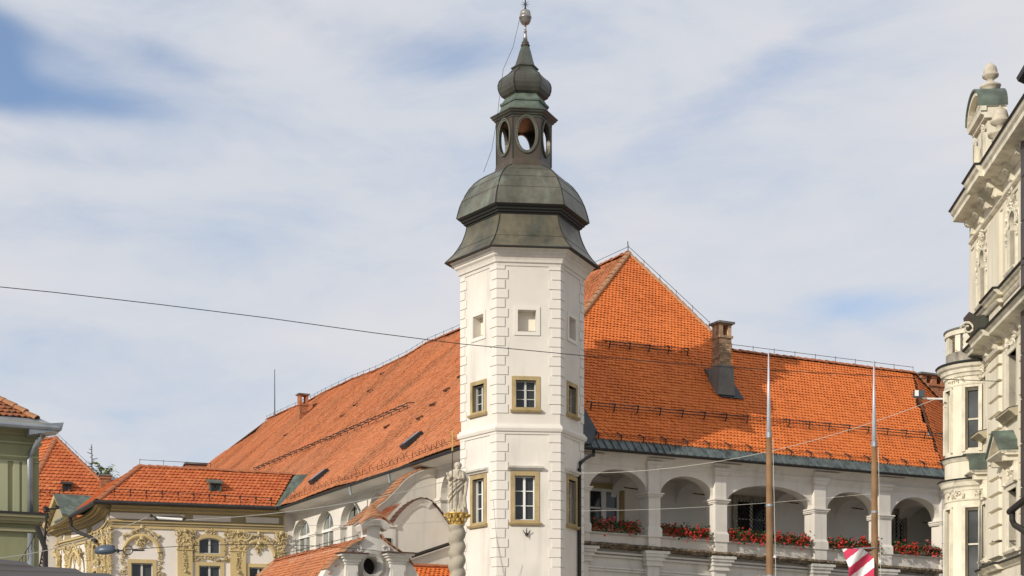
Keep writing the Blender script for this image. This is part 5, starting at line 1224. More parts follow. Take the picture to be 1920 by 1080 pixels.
# diagonal mantle rolls
for f0, f1, s in ((.74, .38, .05), (.68, .30, .045), (.60, .2, .04), (.80, .5, .04)):
    q.tube([(mx_-.02+.24*cos(pi*(1.05+.9*t)), MY+.19*sin(pi*(1.05+.9*t)), cz(f1+(f0-f1)*t)) for t in [i/8 for i in range(9)]], s, 7, s*.6)
q.tube([(mx_+.2, MY, cz(.79)), (mx_+.29, MY-.05, cz(.66)), (mx_+.28, MY-.1, cz(.52)), (mx_+.24, MY-.15, cz(.3)), (mx_+.25, MY-.1, cz(.1))], .075, 8, .04)   # hanging sleeve and mantle edge
q.tube([(mx_-.17, MY-.02, cz(.79)), (mx_-.25, MY-.1, cz(.68)), (mx_-.27, MY-.2, cz(.66))], .065, 8, .05)                  # raised forearm
q.tube([(mx_-.25, MY-.14, cz(.64)), (mx_-.18, MY-.26, cz(.69)), (mx_-.30, MY-.27, cz(.735))], .05, 8, .035)
for fx in range(4): q.tube([(mx_-.30+fx*.014, MY-.27-.01*fx, cz(.73)), (mx_-.325+fx*.016, MY-.29-.01*fx, cz(.755+.004*fx)), (mx_-.31+fx*.016, MY-.315, cz(.765))], .013, 5, .009)
q.tube([(mx_+.17, MY-.08, cz(.77)), (mx_+.20, MY-.19, cz(.66)), (mx_+.04, MY-.25, cz(.66))], .06, 8, .045)
q.blob((mx_-.005, MY-.11, cz(.925)), .025, 6)     # nose
q.blob((mx_+.02, MY-.085, cz(.885)), .04, 6)      # beard
q.tube([(mx_-.05, MY-.085, cz(.945)), (mx_+.06, MY-.085, cz(.945))], .014, 5)
for t in range(12):
    a = 2*pi*t/12; q.blob((mx_+.03+cos(a)*.085, MY+.02+sin(a)*.09, cz(.955)), .03, 5)
q.blob((mx_-.1, MY-.16, cz(.03)), .07); q.blob((mx_+.09, MY-.17, cz(.03)), .07)
sto = single(q, 'statue', 'stone_statue', 'pale stone statue of a robed figure standing on the gilded capital', 'statue', loc=(mx_, MY, zc2))
rmod = sto.modifiers.new('remesh', 'REMESH'); rmod.mode = 'VOXEL'; rmod.voxel_size = .014; rmod.use_smooth_shade = True
q = MB(); sx0 = mx_-.135
q.tube([(sx0, MY-.33, cz(.05)), (sx0+.01, MY-.33, cz(1.33))], .013, 6)
q.build('staff', 'iron', None, loc=(0, 0, 0)); o = bpy.data.objects['staff']; tag(o, 'thin dark staff with gilded tip held by the stone statue', 'staff'); ORG['staff'] = Vector((0, 0, 0))
MB().box(Fr((sx0-.03, MY-.33), (1, 0), (0, -1)), 0.01, .055, -.02, .02, cz(1.18), cz(1.58)).build('gilded_tip', 'gilt', o)

# ------------------------------------------------------------------ flowers on the parapet
rnd = random.Random(11)
fdesc = ['short box of dark red and pink geraniums in the arch nearest the white tower', 'box of red geraniums with a pale gap in the second arch from the tower', 'longest box of red geraniums under the widest arch with the iron grille',
         'box of red geraniums in the fourth arch between the two flagpoles', 'box of bright red geraniums in the arch beside the cream building']
fxs = [(1110, 1198, 987), (1240, 1330, 996), (1366, 1517, 1008), (1553, 1650, 1019), (1676, 1762, 1031)]
for k, ((xa, xb, ya), de) in enumerate(zip(fxs, fdesc)):
    ta, tb = rz(xa, ya, O+.1)[0], rz(xb, ya, O+.1)[0]; tm = (ta+tb)/2; zp = par(tm)+.06; c = R.p(tm, O, zp)
    fb = thing('flower_box', de, 'flower box', c, 'geranium boxes along the gallery parapet')
    sl_ = (par(tb)-par(ta))/(tb-ta); nb = 2 if k != 2 else 3
    for b in range(nb):
        a0, a1 = ta+(tb-ta)*b/nb+.04, ta+(tb-ta)*(b+1)/nb-.04
        MB().box(R, a0, a1, O-.12, O+.08, par(a0)+.09, par(a0)+.28, par(a1)+.09, par(a1)+.28).build('planter', 'terracotta', fb)
    lf, pt1, pt2 = MB(), MB(), MB(); n = int((tb-ta)*520)
    for i in range(n):
        f = rnd.random(); t = ta+(tb-ta)*f; dens = .6+.4*noise.noise((t*1.7, k*3, 0)); 
        if rnd.random() > dens+.35 or abs(f*nb-round(f*nb)) < .035 and 0 < round(f*nb) < nb and rnd.random() < .8: continue
        h = rnd.gauss(.28, .10)+.06*noise.noise((t*2.3, k, 2)); d = O+.02+rnd.gauss(.06, .10)+max(0, .2-h)*.8
        h = max(-.12, h); c = R.p(t, d, par(t)+h); a = rnd.uniform(0, 2*pi); s = rnd.uniform(.025, .055)
        u = Vector((cos(a), sin(a), rnd.uniform(-.6, .6)))*s; v = Vector((-sin(a), cos(a)*.4, rnd.uniform(.2, 1)))*s
        lf.add([c-u, c-v*.8, c+u, c+v], [(0, 1, 2, 3)])
    for i in range(int((tb-ta)*62)):
        t = ta+(tb-ta)*rnd.random(); 
        if noise.noise((t*1.7, k*3, 0)) < -.35: continue
        if abs((t-ta)/(tb-ta)*nb-round((t-ta)/(tb-ta)*nb)) < .04 and 0 < round((t-ta)/(tb-ta)*nb) < nb: continue
        h = rnd.gauss(.27, .13)+.12*noise.noise((t*2.3, k, 2)); h = max(-.22, h); d = O+.12+rnd.gauss(.04, .06)+max(0, .2-h)*.7; c = R.p(t, d, par(t)+h)
        q = pt2 if noise.noise((t*1.3, 7, k)) > (.05 if k == 0 else .25) else pt1; rr_ = rnd.uniform(.035, .065)
        for m_ in range(16):
            o = Vector((rnd.gauss(0, 1), rnd.gauss(0, 1), rnd.gauss(0, .8))).normalized()*rr_*rnd.uniform(.6, 1); x = c+o; u = o.cross(Vector((0, 0, 1))).normalized()*.022; v = o.cross(u).normalized()*.022
            q.add([x-u, x-v, x+u, x+v], [(0, 1, 2, 3)])
    stuff(lf.build('foliage', 'leaf', fb)); stuff(pt1.build('blossoms', 'petal', fb)); 
    if pt2.v: stuff(pt2.build('blossoms', 'petal_pink', fb))

# ------------------------------------------------------------------ flagpoles and banner
def pole(px, pyt, pym, pxb, label, Y, r0):
    B = Vector(((pxb-CX)/F*Y, Y, 0)); T = W(px, pyt, Y); M = W(px+.6, pym, Y); o = thing('flagpole', label, 'flagpole', B, 'tall wooden flagpoles in front of the arcade')
    Bz = Vector(((pxb+2-CX)/F*Y, Y, 0)); MB().tube([Bz, M], r0, 12, r0*.56).build('wooden_shaft', 'wood_pole', o, smooth=True)
    MB().tube([M-Vector((0, 0, .02)), T], r0*.50, 10, .012).build('metal_top', 'pole_metal', o, smooth=True)
    MB().tube([M-Vector((0, 0, .08)), M+Vector((0, 0, .05))], r0*.62, 10).build('collar', 'zinc', o)
    for zf_ in (.3, .62): c = Bz+(M-Bz)*zf_; MB().blob(c+Vector((r0*1.0, -.04, 0)), .045, 6).build('cleat', 'white_paint', o)
    rp = M+Vector((r0*.75, -.05, -.1)); MB().tube([rp, Bz+Vector((r0+.05, -.08, 1.3))], .008, 4).build('halyard', 'cable_pale', o)
    for zz in (.45, .5, .56, .78): c = Bz+(M-Bz)*zz; MB().tube([c-Vector((0, 0, .03)), c+Vector((0, 0, .03))], r0*(1-.44*zz)+.008, 12).build('band', 'zinc', o)
    MB().hexa([(Bz.x-.25, Y-.25, 0), (Bz.x+.25, Y-.25, 0), (Bz.x+.25, Y+.25, 0), (Bz.x-.25, Y+.25, 0)], [(Bz.x-.2, Y-.2, .35), (Bz.x+.2, Y-.2, .35), (Bz.x+.2, Y+.2, .35), (Bz.x-.2, Y+.2, .35)]).build('foot', 'zinc', o)
    return Bz, M
pole(1441, 655, 815, 1444, 'brown flagpole with thin silver top in front of the widest arch', 39, .125)
B2, M2 = pole(1638.5, 676, 832, 1640, 'brown flagpole with silver top beside the red and white striped banner', 40, .13)
# banner: cloth seen hanging in folds left of the second pole
q1, q2 = MB(), MB(); BY = 39.9
def bp(x, y): 
    f = (x-1580)/58; return W(x, y, BY+.12*sin(f*7+y*.05)-.05)
n = 44
for i in range(n):
    for j in range(60):
        x0 = 1579+60*i/n; x1 = 1579+60*(i+1)/n; y0 = 1029+j*1.2; y1 = y0+1.2
        xm, ym = (x0+x1)/2, (y0+y1)/2
        if xm < 1579+(ym-1029)*.36 and ym < 1062: continue
        if xm < 1591 and ym >= 1062+(0): 
            if xm < 1579+33*.36+(ym-1062)*.05: continue
        if ym < 1029+ (xm-1618)*.9: continue
        if ym < 1029 : continue
        u = (xm*.75+ym*.95)/17.5
        (q1 if int(u) % 2 == 0 else q2).add([bp(x0, y0), bp(x1, y0), bp(x1, y1), bp(x0, y1)], [(0, 1, 2, 3)])
bn = thing('banner', 'red and white diagonally striped banner hanging beside the right flagpole', 'banner', W(1600, 1060, BY))
q1.build('red_stripe', 'flag_red', bn); q2.build('white_stripe', 'flag_white', bn)
for o in bn.children:
    m = o.modifiers.new('thick', 'SOLIDIFY'); m.thickness = .006
    bm = bmesh.new(); bm.from_mesh(o.data); bmesh.ops.remove_doubles(bm, verts=bm.verts, dist=.0005); bm.to_mesh(o.data); bm.free(); stuff(o)
MB().tube([W(1600, 1029, BY), W(1641, 1027, BY)], .02, 6).build('banner_rod', 'zinc', bn)

# ------------------------------------------------------------------ cables and lamps
def cable(pts, r, m, label, cat='cable', name='overhead_cable', group=None):
    q = MB().tube(pts, r, 5); return single(q, name, m, label, cat, group)
def cab2(a, b, sag): return wire_sag(a, b, sag, 30)
pa_ = [(-60, 533), (0, 540), (200, 560), (400, 584), (600, 611), (800, 638), (980, 657), (1095, 667)]
PA, PB = W(-60, 532, 34), W(1400, 690, 40)
cable([W(x, y, 34+(x+60)/1460*6) for x, y in ((-400, 508), (-60, 532), (100, 548), (300, 571), (500, 596), (700, 624), (865, 645), (980, 656), (1095, 667), (1300, 684), (1530, 699), (1765, 711), (1925, 717), (2200, 724))], .010, 'iron', 'long thin black cable sagging across the whole sky in front of the tower')
cable(cab2(W(1090, 887, 49), W(1760, 746, 45), .55), .007, 'cable_pale', 'pale cable rising from the downpipe by the tower to the cream building')
cable(cab2(W(1090, 958, 49), W(1640, 925, 41), .1), .004, 'cable_pale', 'fine pale wire crossing the arches of the gallery')
cable(cab2(W(350, 975, 40), W(868, 893, 49), .25), .012, 'cable_pale', 'beige cable from the hanging lamp to the white tower')
cable(cab2(W(-40, 1050, 36), W(275, 970, 40), .2), .010, 'cable_pale', 'thin cable holding the hanging lamp from the left')
cable(cab2(W(235, 1031, 33), W(760, 1040, 46), -.2), .008, 'iron', 'thin wire across the ochre building front to the annexe')
cable(cab2(W(560, 985, 44), W(868, 975, 48), .05), .007, 'cable_pale', 'faint wire in front of the arched windows of the long wing')
def hang_lamp(px, py, Y, label, wd, vert):
    c = W(px, py, Y); o = thing('hanging_lamp', label, 'lamp', c)
    a = Vector((1, -.1, .04)).normalized()
    q = MB(); sec = [(-.5, .02, .04), (-.44, .10, .10), (-.1, .14, .15), (.3, .12, .14), (.46, .07, .09), (.5, .03, .05)]; vs = []; k = 10
    for x, ry, rz_ in sec:
        for j in range(k):
            t = 2*pi*j/k; zz = sin(t)*rz_; zz = zz if zz > 0 else zz*.45; vs.append(c+a*(x*wd)+Vector((0, cos(t)*ry, zz)))
    q.add(vs, [(i*k+j, i*k+(j+1) % k, (i+1)*k+(j+1) % k, (i+1)*k+j) for i in range(len(sec)-1) for j in range(k)]+[tuple(range(k))[::-1], tuple(range((len(sec)-1)*k, len(sec)*k))])
    q.build('housing', vert, o, smooth=True)
    q = MB(); q.tube([c+a*(.5*wd), c+a*(.5*wd+.18)], .02, 5); q.blob(c+a*(.5*wd+.05), .05); q.blob(c+a*(.38*wd)+Vector((0, 0, .08)), .05); q.build('bracket', 'iron', o)
    q = MB(); cc2 = c+a*(.5*wd+.28)
    q.tube([cc2+Vector((cos(2*pi*i/14)*.10, 0, sin(2*pi*i/14)*.10)) for i in range(15)], .012, 5); q.tube([cc2+Vector((.1, 0, 0)), cc2+Vector((.34, 0, .0))], .02, 5); q.build('loop', 'iron', o)
hang_lamp(197, 1034, 33, 'blue grey street lamp head hanging on a cable before the ochre pilaster', .46, 'lamp_grey')
c = W(312, 972, 40); o = thing('cable_lamp', 'long white lamp frame with black ends strung before the frieze', 'lamp', c)
MB().tube([c+Vector((-.25, 0, .02)), c+Vector((.42, 0, -.03))], .03, 6).build('tube', 'white_paint', o)
q = MB(); q.tube([c+Vector((-.42, 0, .08)), c+Vector((-.3, 0, .03)), c+Vector((-.2, 0, -.05)), c+Vector((.4, 0, -.07)), c+Vector((.5, 0, 0)), c+Vector((.35, 0, .06)), c+Vector((-.2, 0, .05))], .018, 5); q.blob(c+Vector((-.4, 0, .07)), .05); q.blob(c+Vector((-.27, 0, -.02)), .05); q.blob(c+Vector((.46, 0, 0)), .04); q.build('frame', 'iron', o)
c = W(1722, 739, 45.2); o = thing('floodlight', 'small grey floodlight on an arm sticking out from the cream bay', 'lamp', c)
MB().hexa([c+Vector((-.13, -.12, -.09)), c+Vector((.15, -.12, -.09)), c+Vector((.15, .12, -.09)), c+Vector((-.13, .12, -.09))], [c+Vector((-.13, -.12, .09)), c+Vector((.15, -.12, .09)), c+Vector((.15, .12, .12)), c+Vector((-.13, .12, .09))]).build('housing', 'lamp_grey', o)
MB().box(Fr((c.x-.13, c.y-.125), (1, 0), (0, -1)), -.01, .10, -.0, .02, c.z-.08, c.z+.09).build('lens', 'white_paint', o)
MB().tube([c+Vector((.1, 0, -.1)), c+Vector((.3, .02, -.13)), W(1768, 748, 45.2)], .03, 6).build('arm', 'white_paint', o)
# ------------------------------------------------------------------ cream building at the right edge
cb_ = thing('ornate_building', 'cream ornate building with round corner bay, heavy cornices and copper window hoods', 'building', (13.5, 43, 0))
BF = Fr((9.95, 0), (.0836, 1), (-1, .0836)); TB0, TB1 = 37.0, 46.1
AX = ((44.05, 45.05), (40.45, 41.45)); ZC = 15.55
hol = []
for a, b in AX:
    hol += [[(a+.12, 12.95)]+arc(a+.12, b-.12, 14.05, .40, 12)+[(b-.12, 12.95)], [(a, 9.15), (a, 10.72), (b, 10.72), (b, 9.15)], [(a, 5.5), (a, 7.05), (b, 7.05), (b, 5.5)]]
MB().holed(BF, [(TB0, 0), (TB1, 0), (TB1, ZC+.4), (TB0, ZC+.4)], hol, -.4, 0).build('wall', 'cream', cb_)
MB().box(BF, TB1-.02, TB1+.35, -5, -.01, 0, ZC+.4).build('wall', 'cream', cb_)
MB().box(BF, TB0+.01, TB1-.03, -4.95, -.42, 0, ZC+.78).build('wall', 'cream', cb_)
rd = random.Random(8)
def orn(fr, t, z, sx, sz, d, n, seed, parent, s=.07, name='stucco_ornament'):
    q = MB(); r_ = random.Random(seed); leafy(q, fr, t, z, sx, sz, d, n, r_, s); curl(q, fr, t-sx*.6, z, sz*.5, d, 1, 0, 1.2, .03); curl(q, fr, t+sx*.6, z, sz*.5, d, -1, pi, 1.2, .03)
    return stuff(q.build(name, 'cream_trim', parent))
for k, (a, b) in enumerate(AX):
    m_ = (a+b)/2
    w1 = window(BF, cb_, a+.12, b-.12, 12.95, 14.45, d=0, sur=.10, surm='cream_trim', depth=.26, mull=(2, 2), top=.40, sill=True, proud=.06)
    orn(BF, m_, 14.75, .38, .25, .05, 40, 60+k, w1); 
    for s in (-1, 1): orn(BF, m_+s*.56, 14.15, .08, .5, .03, 22, 70+k+s, w1, .06)
    w2 = window(BF, cb_, a, b, 9.15, 10.72, d=0, sur=.12, surm='cream_trim', depth=.26, mull=(2, 2), sill=False, proud=.05)
    MB().mould(BF, (a-.25, 9.0), (b+.25, 9.0), [(-.01, -.12), (.12, -.12), (.22, -.02), (.30, .02), (.30, .07), (-.01, .13)]).build('sill', 'cream_soffit', w2)
    MB().mould(BF, (a-.25, 9.0), (b+.25, 9.0), [(-.01, .131), (.302, .072), (.31, .09), (-.01, .16)]).build('sill_sheet', 'seam_dark', w2)
    orn(BF, m_, 10.95, .6, .10, .06, 34, 80+k, w2)
    w3 = window(BF, cb_, a, b, 5.5, 7.05, d=0, sur=.12, surm='cream_trim', depth=.26, mull=(2, 2), sill=True, proud=.05)
    # copper covered hood: triangular nearer, rounded further away
    zb = 7.85; e = .32
    for s in (a-.12, b+.12):
        q = MB(); q.box(BF, s-.09, s+.09, .001, .16, zb-.65, zb-.12); q.box(BF, s-.1, s+.1, .001, .42, zb-.14, zb); q.blob(BF.p(s, .16, zb-.35), .09); q.build('bracket', 'cream_trim', w3)
    top = [(a-e, zb+.12), (m_, zb+.72), (b+e, zb+.12)] if k == 1 else arc(a-e, b+e, zb+.12, .55, 10)
    MB().mould(BF, (a-e, zb), (b+e, zb), [(-.01, 0), (.40, 0), (.44, .05), (.52, .08), (.52, .118), (-.01, .118)]).build('hood_cornice', 'cream_trim', w3)
    MB().prism(BF, [(a-e+.05, zb+.12)]+[(x, y-.08) for x, y in top[1:-1]]+[(b+e-.05, zb+.12)], 0.001, .18).build('tympanum', 'cream_trim', w3)
    q = MB(); q2 = MB()
    for p, r_ in zip(top, top[1:]):
        q.hexa([BF.p(p[0], .001, p[1]-.08), BF.p(r_[0], .001, r_[1]-.08), BF.p(r_[0], .50, r_[1]-.08), BF.p(p[0], .50, p[1]-.08)], [BF.p(p[0], .001, p[1]-.01), BF.p(r_[0], .001, r_[1]-.01), BF.p(r_[0], .50, r_[1]-.01), BF.p(p[0], .50, p[1]-.01)])
        q2.hexa([BF.p(p[0], .001, p[1]), BF.p(r_[0], .001, r_[1]), BF.p(r_[0], .56, r_[1]-.02), BF.p(p[0], .56, p[1]-.02)], [BF.p(p[0], .001, p[1]+.05), BF.p(r_[0], .001, r_[1]+.05), BF.p(r_[0], .57, r_[1]+.03), BF.p(p[0], .57, p[1]+.03)])
    q.build('hood_mould', 'cream_trim', w3); q2.build('hood_copper', 'copper_green', w3)
    orn(BF, m_, 7.5, .5, .22, .05, 50, 90+k, w3)
    MB().box(BF, a-.2, b+.2, .001, .10, 7.18, 7.26).build('string_course', 'cream_trim', w3)
# rusticated pilaster strips, block by block
for (t0, t1) in ((42.05, 43.45), (38.9, 39.95)):
    z = 5.35
    while z < 10.9:
        h = min(.44, 10.95-z); MB().hexa([BF.p(t0, .0, z), BF.p(t1, .0, z), BF.p(t1, .0, z+h-.035), BF.p(t0, .0, z+h-.035)], [BF.p(t0+.05, .12, z+.03), BF.p(t1-.05, .12, z+.03), BF.p(t1-.05, .12, z+h-.065), BF.p(t0+.05, .12, z+h-.065)]).build('rusticated_block', 'cream', cb_); z += .44
    MB().box(BF, t0+.1, t1-.1, .001, .10, 11.95, ZC-.75).build('pilaster', 'cream', cb_)
for t0, t1 in ((41.62, 41.95), (43.55, 43.85), (40.0, 40.25), (45.25, 45.5)):
    MB().box(BF, t0, t1, .001, .06, 5.35, 10.9).box(BF, t0, t1, .001, .05, 12.7, ZC-.6).build('strip', 'cream', cb_)
def cor(z, prof, m, name='cornice', breaks=True, sheet=None, t0=TB0, t1=TB1):
    segs = [(t0, 41.95, 0.), (41.95, 43.55, .14), (43.55, t1, 0.)] if breaks else [(t0, t1, 0.)]
    for a, b, e in segs:
        MB().mould(BF, (a, z), (b, z), [(-.01, prof[0][1])]+[(d+e, y) for d, y in prof]+[(-.01, prof[-1][1]+.03)]).build(name, m, cb_)
        if sheet: dd, yy = prof[-1]; MB().mould(BF, (a-.01, z), (b+.01, z), [(-.01, yy+.032), (dd+e+.02, yy-.01), (dd+e+.05, yy+.03), (dd+e+.03, yy+.06), (-.01, yy+.075)]).build('cornice_sheet', sheet, cb_)
cor(ZC, [(.05, 0), (.10, .06), (.18, .10), (.20, .16), (.55, .20), (.54, .34), (.60, .40), (.64, .50)], 'cream_trim', sheet='seam_dark')
MB().mould(BF, (TB0, ZC), (TB1, ZC), [(-.01, -.52), (.06, -.50), (.10, -.46), (.10, -.42), (-.01, -.40)]).build('string_course', 'cream_trim', cb_)
MB().box(BF, TB0, TB1, .001, .035, ZC-.68, ZC-.63).build('string_course', 'cream_trim', cb_)
cor(12.60, [(.04, -.10), (.08, -.04), (.14, 0), (.16, .05)], 'cream_trim', 'string_course', sheet='seam_dark')
cor(12.35, [(.03, -.06), (.06, -.02), (.08, .02)], 'cream_trim', 'string_course')
cor(11.35, [(.04, -.12), (.08, -.04), (.14, 0), (.42, .04), (.44, .13), (.52, .20)], 'cream_trim', sheet='seam_dark')
cor(11.05, [(.03, -.06), (.05, -.02), (.07, .02)], 'cream_trim', 'string_course')
cor(5.10, [(.04, -.10), (.10, -.02), (.16, .03)], 'cream_trim', 'string_course', sheet='seam_dark')
MB().box(BF, TB0, TB1, .001, .05, 0, 4.95).build('plinth', 'cream', cb_)
for zt_, ts, s in ((ZC, (38.3, 39.6, 40.9, 42.25, 43.25, 44.6, 45.7), 1.), (11.38, (38.6, 39.9, 40.5, 41.4, 42.3, 43.2, 44.1, 45.0), .8)):
    for t in ts:
        e = .14 if 41.95 < t < 43.55 else 0
        q = MB(); q.tube([BF.p(t-.10*s, .16+e, zt_+.05), BF.p(t+.10*s, .16+e, zt_+.05)], .13*s, 10); q.tube([BF.p(t-.09*s, .06+e, zt_-.25), BF.p(t+.09*s, .06+e, zt_-.25)], .07*s, 8)
        q.box(BF, t-.08*s, t+.08*s, .0, .10+e, zt_-.28, zt_+.1); stuff(q.build('modillion', 'cream_trim', cb_))
# round bay
bc = BF.p(45.45, -.06, 0); BR = .96
zb_ = lambda py: EYE+(HY-py)/F*45.4
def arcw(r0, r1, a0, a1, z0, z1, m, name='bay_wall', parent=cb_, k=None, smooth=False):
    k = k or max(2, int(abs(a1-a0)/8)); A_ = [radians(a0+(a1-a0)*i/k) for i in range(k+1)]
    vs = [(bc.x+cos(a)*r, bc.y+sin(a)*r, z) for a in A_ for r, z in ((r0, z0), (r1, z0), (r1, z1), (r0, z1))]
    fs = [(4*i+j, 4*i+(j+1) % 4, 4*i+4+(j+1) % 4, 4*i+4+j) for i in range(k) for j in range(4)]+[(3, 2, 1, 0), (4*k, 4*k+1, 4*k+2, 4*k+3)]
    return MB().add(vs, fs).build(name, m, parent)
WA = [(-118, 14.5), (-172, 14.5)]; spans = []; cur = -72
for a, h in WA: spans.append((cur, a+h)); cur = a-h
spans.append((cur, -260))
wz = [(zb_(852), zb_(737)), (zb_(1092), zb_(958))]
lev = [(0, wz[1][0])], 
arcw(.6, BR, -72, -260, 0, wz[1][0], 'cream'); arcw(.6, BR, -72, -260, wz[1][1], wz[0][0], 'cream'); arcw(.6, BR, -72, -260, wz[0][1], zb_(690), 'cream')
for z0, z1 in wz:
    for a0, a1 in spans: arcw(.6, BR, a0, a1, z0+.001, z1-.001, 'cream')
    for a, h in WA:
        n_v = Vector((cos(radians(a)), sin(radians(a)))); o_ = Vector((bc.x, bc.y))+n_v*(BR*cos(radians(h))-.06); u_ = Vector((-n_v.y, n_v.x)); hw = BR*sin(radians(h))
        fr = Fr(o_, u_, n_v); window(fr, cb_, -hw+.02, hw-.02, z0, z1, d=0, sur=.0, surm='cream_trim', depth=.14, mull=(1, 2), sash='cream_trim', bar=.055, sill=False, glass='glass_bay')
        for s in (-1, 1): MB().box(fr, s*hw-.05, s*hw+.05, .0, .105, z0-.05, z1+.05).build('bay_jamb', 'cream_trim', cb_)
        MB().box(fr, -hw-.05, hw+.05, .0, .09, z1, z1+.06).build('bay_lintel', 'cream_trim', cb_)
def ringp(prof, m, name, k=40):
    MB().lathe((bc.x, bc.y), prof, k).build(name, m, cb_)
ringp([(.8, zb_(716)), (1.0, zb_(716)), (1.02, zb_(711)), (1.07, zb_(709)), (1.09, zb_(703)), (1.16, zb_(700)), (1.20, zb_(694)), (.8, zb_(692))], 'cream_trim', 'bay_cornice')
ringp([(.8, zb_(693)), (1.21, zb_(694.5)), (1.24, zb_(692)), (1.2, zb_(689.5)), (.8, zb_(688))], 'seam_dark', 'cornice_sheet')
ringp([(.7, zb_(867)+.0), (.98, zb_(872)), (1.02, zb_(868)), (1.06, zb_(865)), (.7, zb_(864))], 'cream_trim', 'bay_string')
ringp([(.7, zb_(865)), (1.07, zb_(865.2)), (1.09, zb_(863)), (.7, zb_(860))], 'seam_dark', 'cornice_sheet')
ringp([(.7, zb_(926)), (.98, zb_(926)), (1.0, zb_(921)), (1.06, zb_(918)), (1.1, zb_(911)), (1.15, zb_(908)), (.7, zb_(906))], 'cream_trim', 'bay_cornice')
ringp([(.7, zb_(907)), (1.16, zb_(907.5)), (1.18, zb_(905)), (.7, zb_(901))], 'seam_dark', 'cornice_sheet')
ringp([(.7, zb_(945)), (.985, zb_(945)), (.995, zb_(942)), (.7, zb_(941))], 'cream_trim', 'bay_string')
ringp([(.7, zb_(732)), (.975, zb_(732)), (.985, zb_(729)), (.7, zb_(728))], 'cream_trim', 'bay_string')
for a in (-100, -140, -160):
    fr = Fr(Vector((bc.x+cos(radians(a))*BR*.985, bc.y+sin(radians(a))*BR*.985)), Vector((-sin(radians(a)), cos(radians(a)))), Vector((cos(radians(a)), sin(radians(a)))))
    if a != -160:
        q = MB(); q.sweep(fr, [(.13*cos(2*pi*i/16), zb_(934)+.13*sin(2*pi*i/16)) for i in range(16)], [(-.02, 0), (-.02, .05), (.02, .05), (.02, 0)], True); q.build('medallion', 'cream_trim', cb_)
    orn(fr, .0, zb_(934), .22, .1, .02, 16, 200+a, cb_, .05)
    orn(fr, .0, zb_(721), .16, .07, .02, 10, 210+a, cb_, .05)
# parapet ring on the bay with open panels
arcw(.80, .93, -75, -285, zb_(689), zb_(668), 'stone_grey', 'parapet_base', smooth=True)
arcw(.78, .97, -75, -285, zb_(636), zb_(627), 'cream_trim', 'parapet_rail'); arcw(.75, 1.0, -75, -285, zb_(627)+.001, zb_(624), 'cement', 'parapet_rail')
for a in (-78, -96, -128, -146, -178, -196, -228, -246): arcw(.81, .93, a-6, a+6, zb_(668)+.001, zb_(636)-.001, 'cream_trim', 'parapet_pier')
q = MB(); r_ = random.Random(3)
for i in range(500):
    c = bc+Vector((r_.gauss(0, .28), r_.gauss(0, .28), zb_(672)+abs(r_.gauss(0, .22)))); a = r_.uniform(0, 6.28); s = .035; u = Vector((cos(a), sin(a), r_.uniform(-.5, .5)))*s; v = Vector((-sin(a), cos(a), r_.uniform(-.8, .8)))*s
    q.add([c-u, c+v, c+u, c-v], [(0, 1, 2, 3)])
mat('leaf_red', (.16, .04, .03), .8, .4, 6, island=.5)
tp_ = bc+Vector((0, 0, zb_(672))); pl_t = thing('balcony_plant', 'dark red leafy potted plant behind the round parapet of the cream bay', 'plant', tp_); MB().lathe((bc.x, bc.y), [(.2, zb_(689)), (.26, zb_(668))], 12).build('pot', 'terracotta', pl_t); stuff(q.build('foliage', 'leaf_red', pl_t))
# copper covered scroll where bay meets front
t_s = 43.85
q = MB(); pr_ = [(.02, 11.7), (.30, 11.72), (.55, 12.05), (.62, 12.42), (.40, 12.3), (.02, 12.35)]
q.hexa([BF.p(t_s-.35, d, z) for d, z in pr_], [BF.p(t_s+.45, d, z) for d, z in pr_]).build('copper_scroll', 'copper_dark', cb_)
q = MB(); curl(q, Fr(BF.p(t_s-.0, .1, 0).to_2d(), (-1, .0836), (-.0836, -1)), .55, 11.95, .2, .3, 1, 0, 1.3, .05); q.build('scroll', 'cream_trim', cb_)
# parapet and roof above the main cornice
MB().box(BF, TB0, TB1, -.35, .02, ZC+.4, ZC+.95).build('attic_parapet', 'cream', cb_)
MB().mould(BF, (TB0, ZC+.95), (43.2, ZC+.95), [(-.38, 0), (.08, 0), (.10, .06), (-.38, .1)]).build('parapet_sheet', 'seam_dark', cb_)
rf_ = MB(); 
o = BF.p(TB0, -.38, ZC+.9); msl = Slope(o, (BF.u.x, BF.u.y, 0), (-BF.n.x*.9, -BF.n.y*.9, 2.7)); L_ = TB1-TB0
tiles(msl, [(0, 0), (L_, 0), (L_-.4, 2.7), (0, 2.7)], 'slates', 'slate_tile', cb_, .2, .22, seed=20, lift=.02)
MB().hexa([BF.p(TB0, -.4, ZC+.8), BF.p(TB1, -.4, ZC+.8), BF.p(TB1, -5, ZC+.8), BF.p(TB0, -5, ZC+.8)], [BF.p(TB0, -1.25, ZC+3.4), BF.p(TB1-.4, -1.25, ZC+3.4), BF.p(TB1-.4, -5, ZC+3.4), BF.p(TB0, -5, ZC+3.4)]).build('mansard_roof', 'slate', cb_)
q = MB(); kx = BF.p(41.2, -1.5, 0); q.lathe((kx.x, kx.y), [(1.3, 18.2), (1.35, 18.3), (1.0, 18.7), (.5, 19.9), (.12, 21.2), (.05, 21.6)], 8, .3).build('turret_roof', 'slate', cb_)
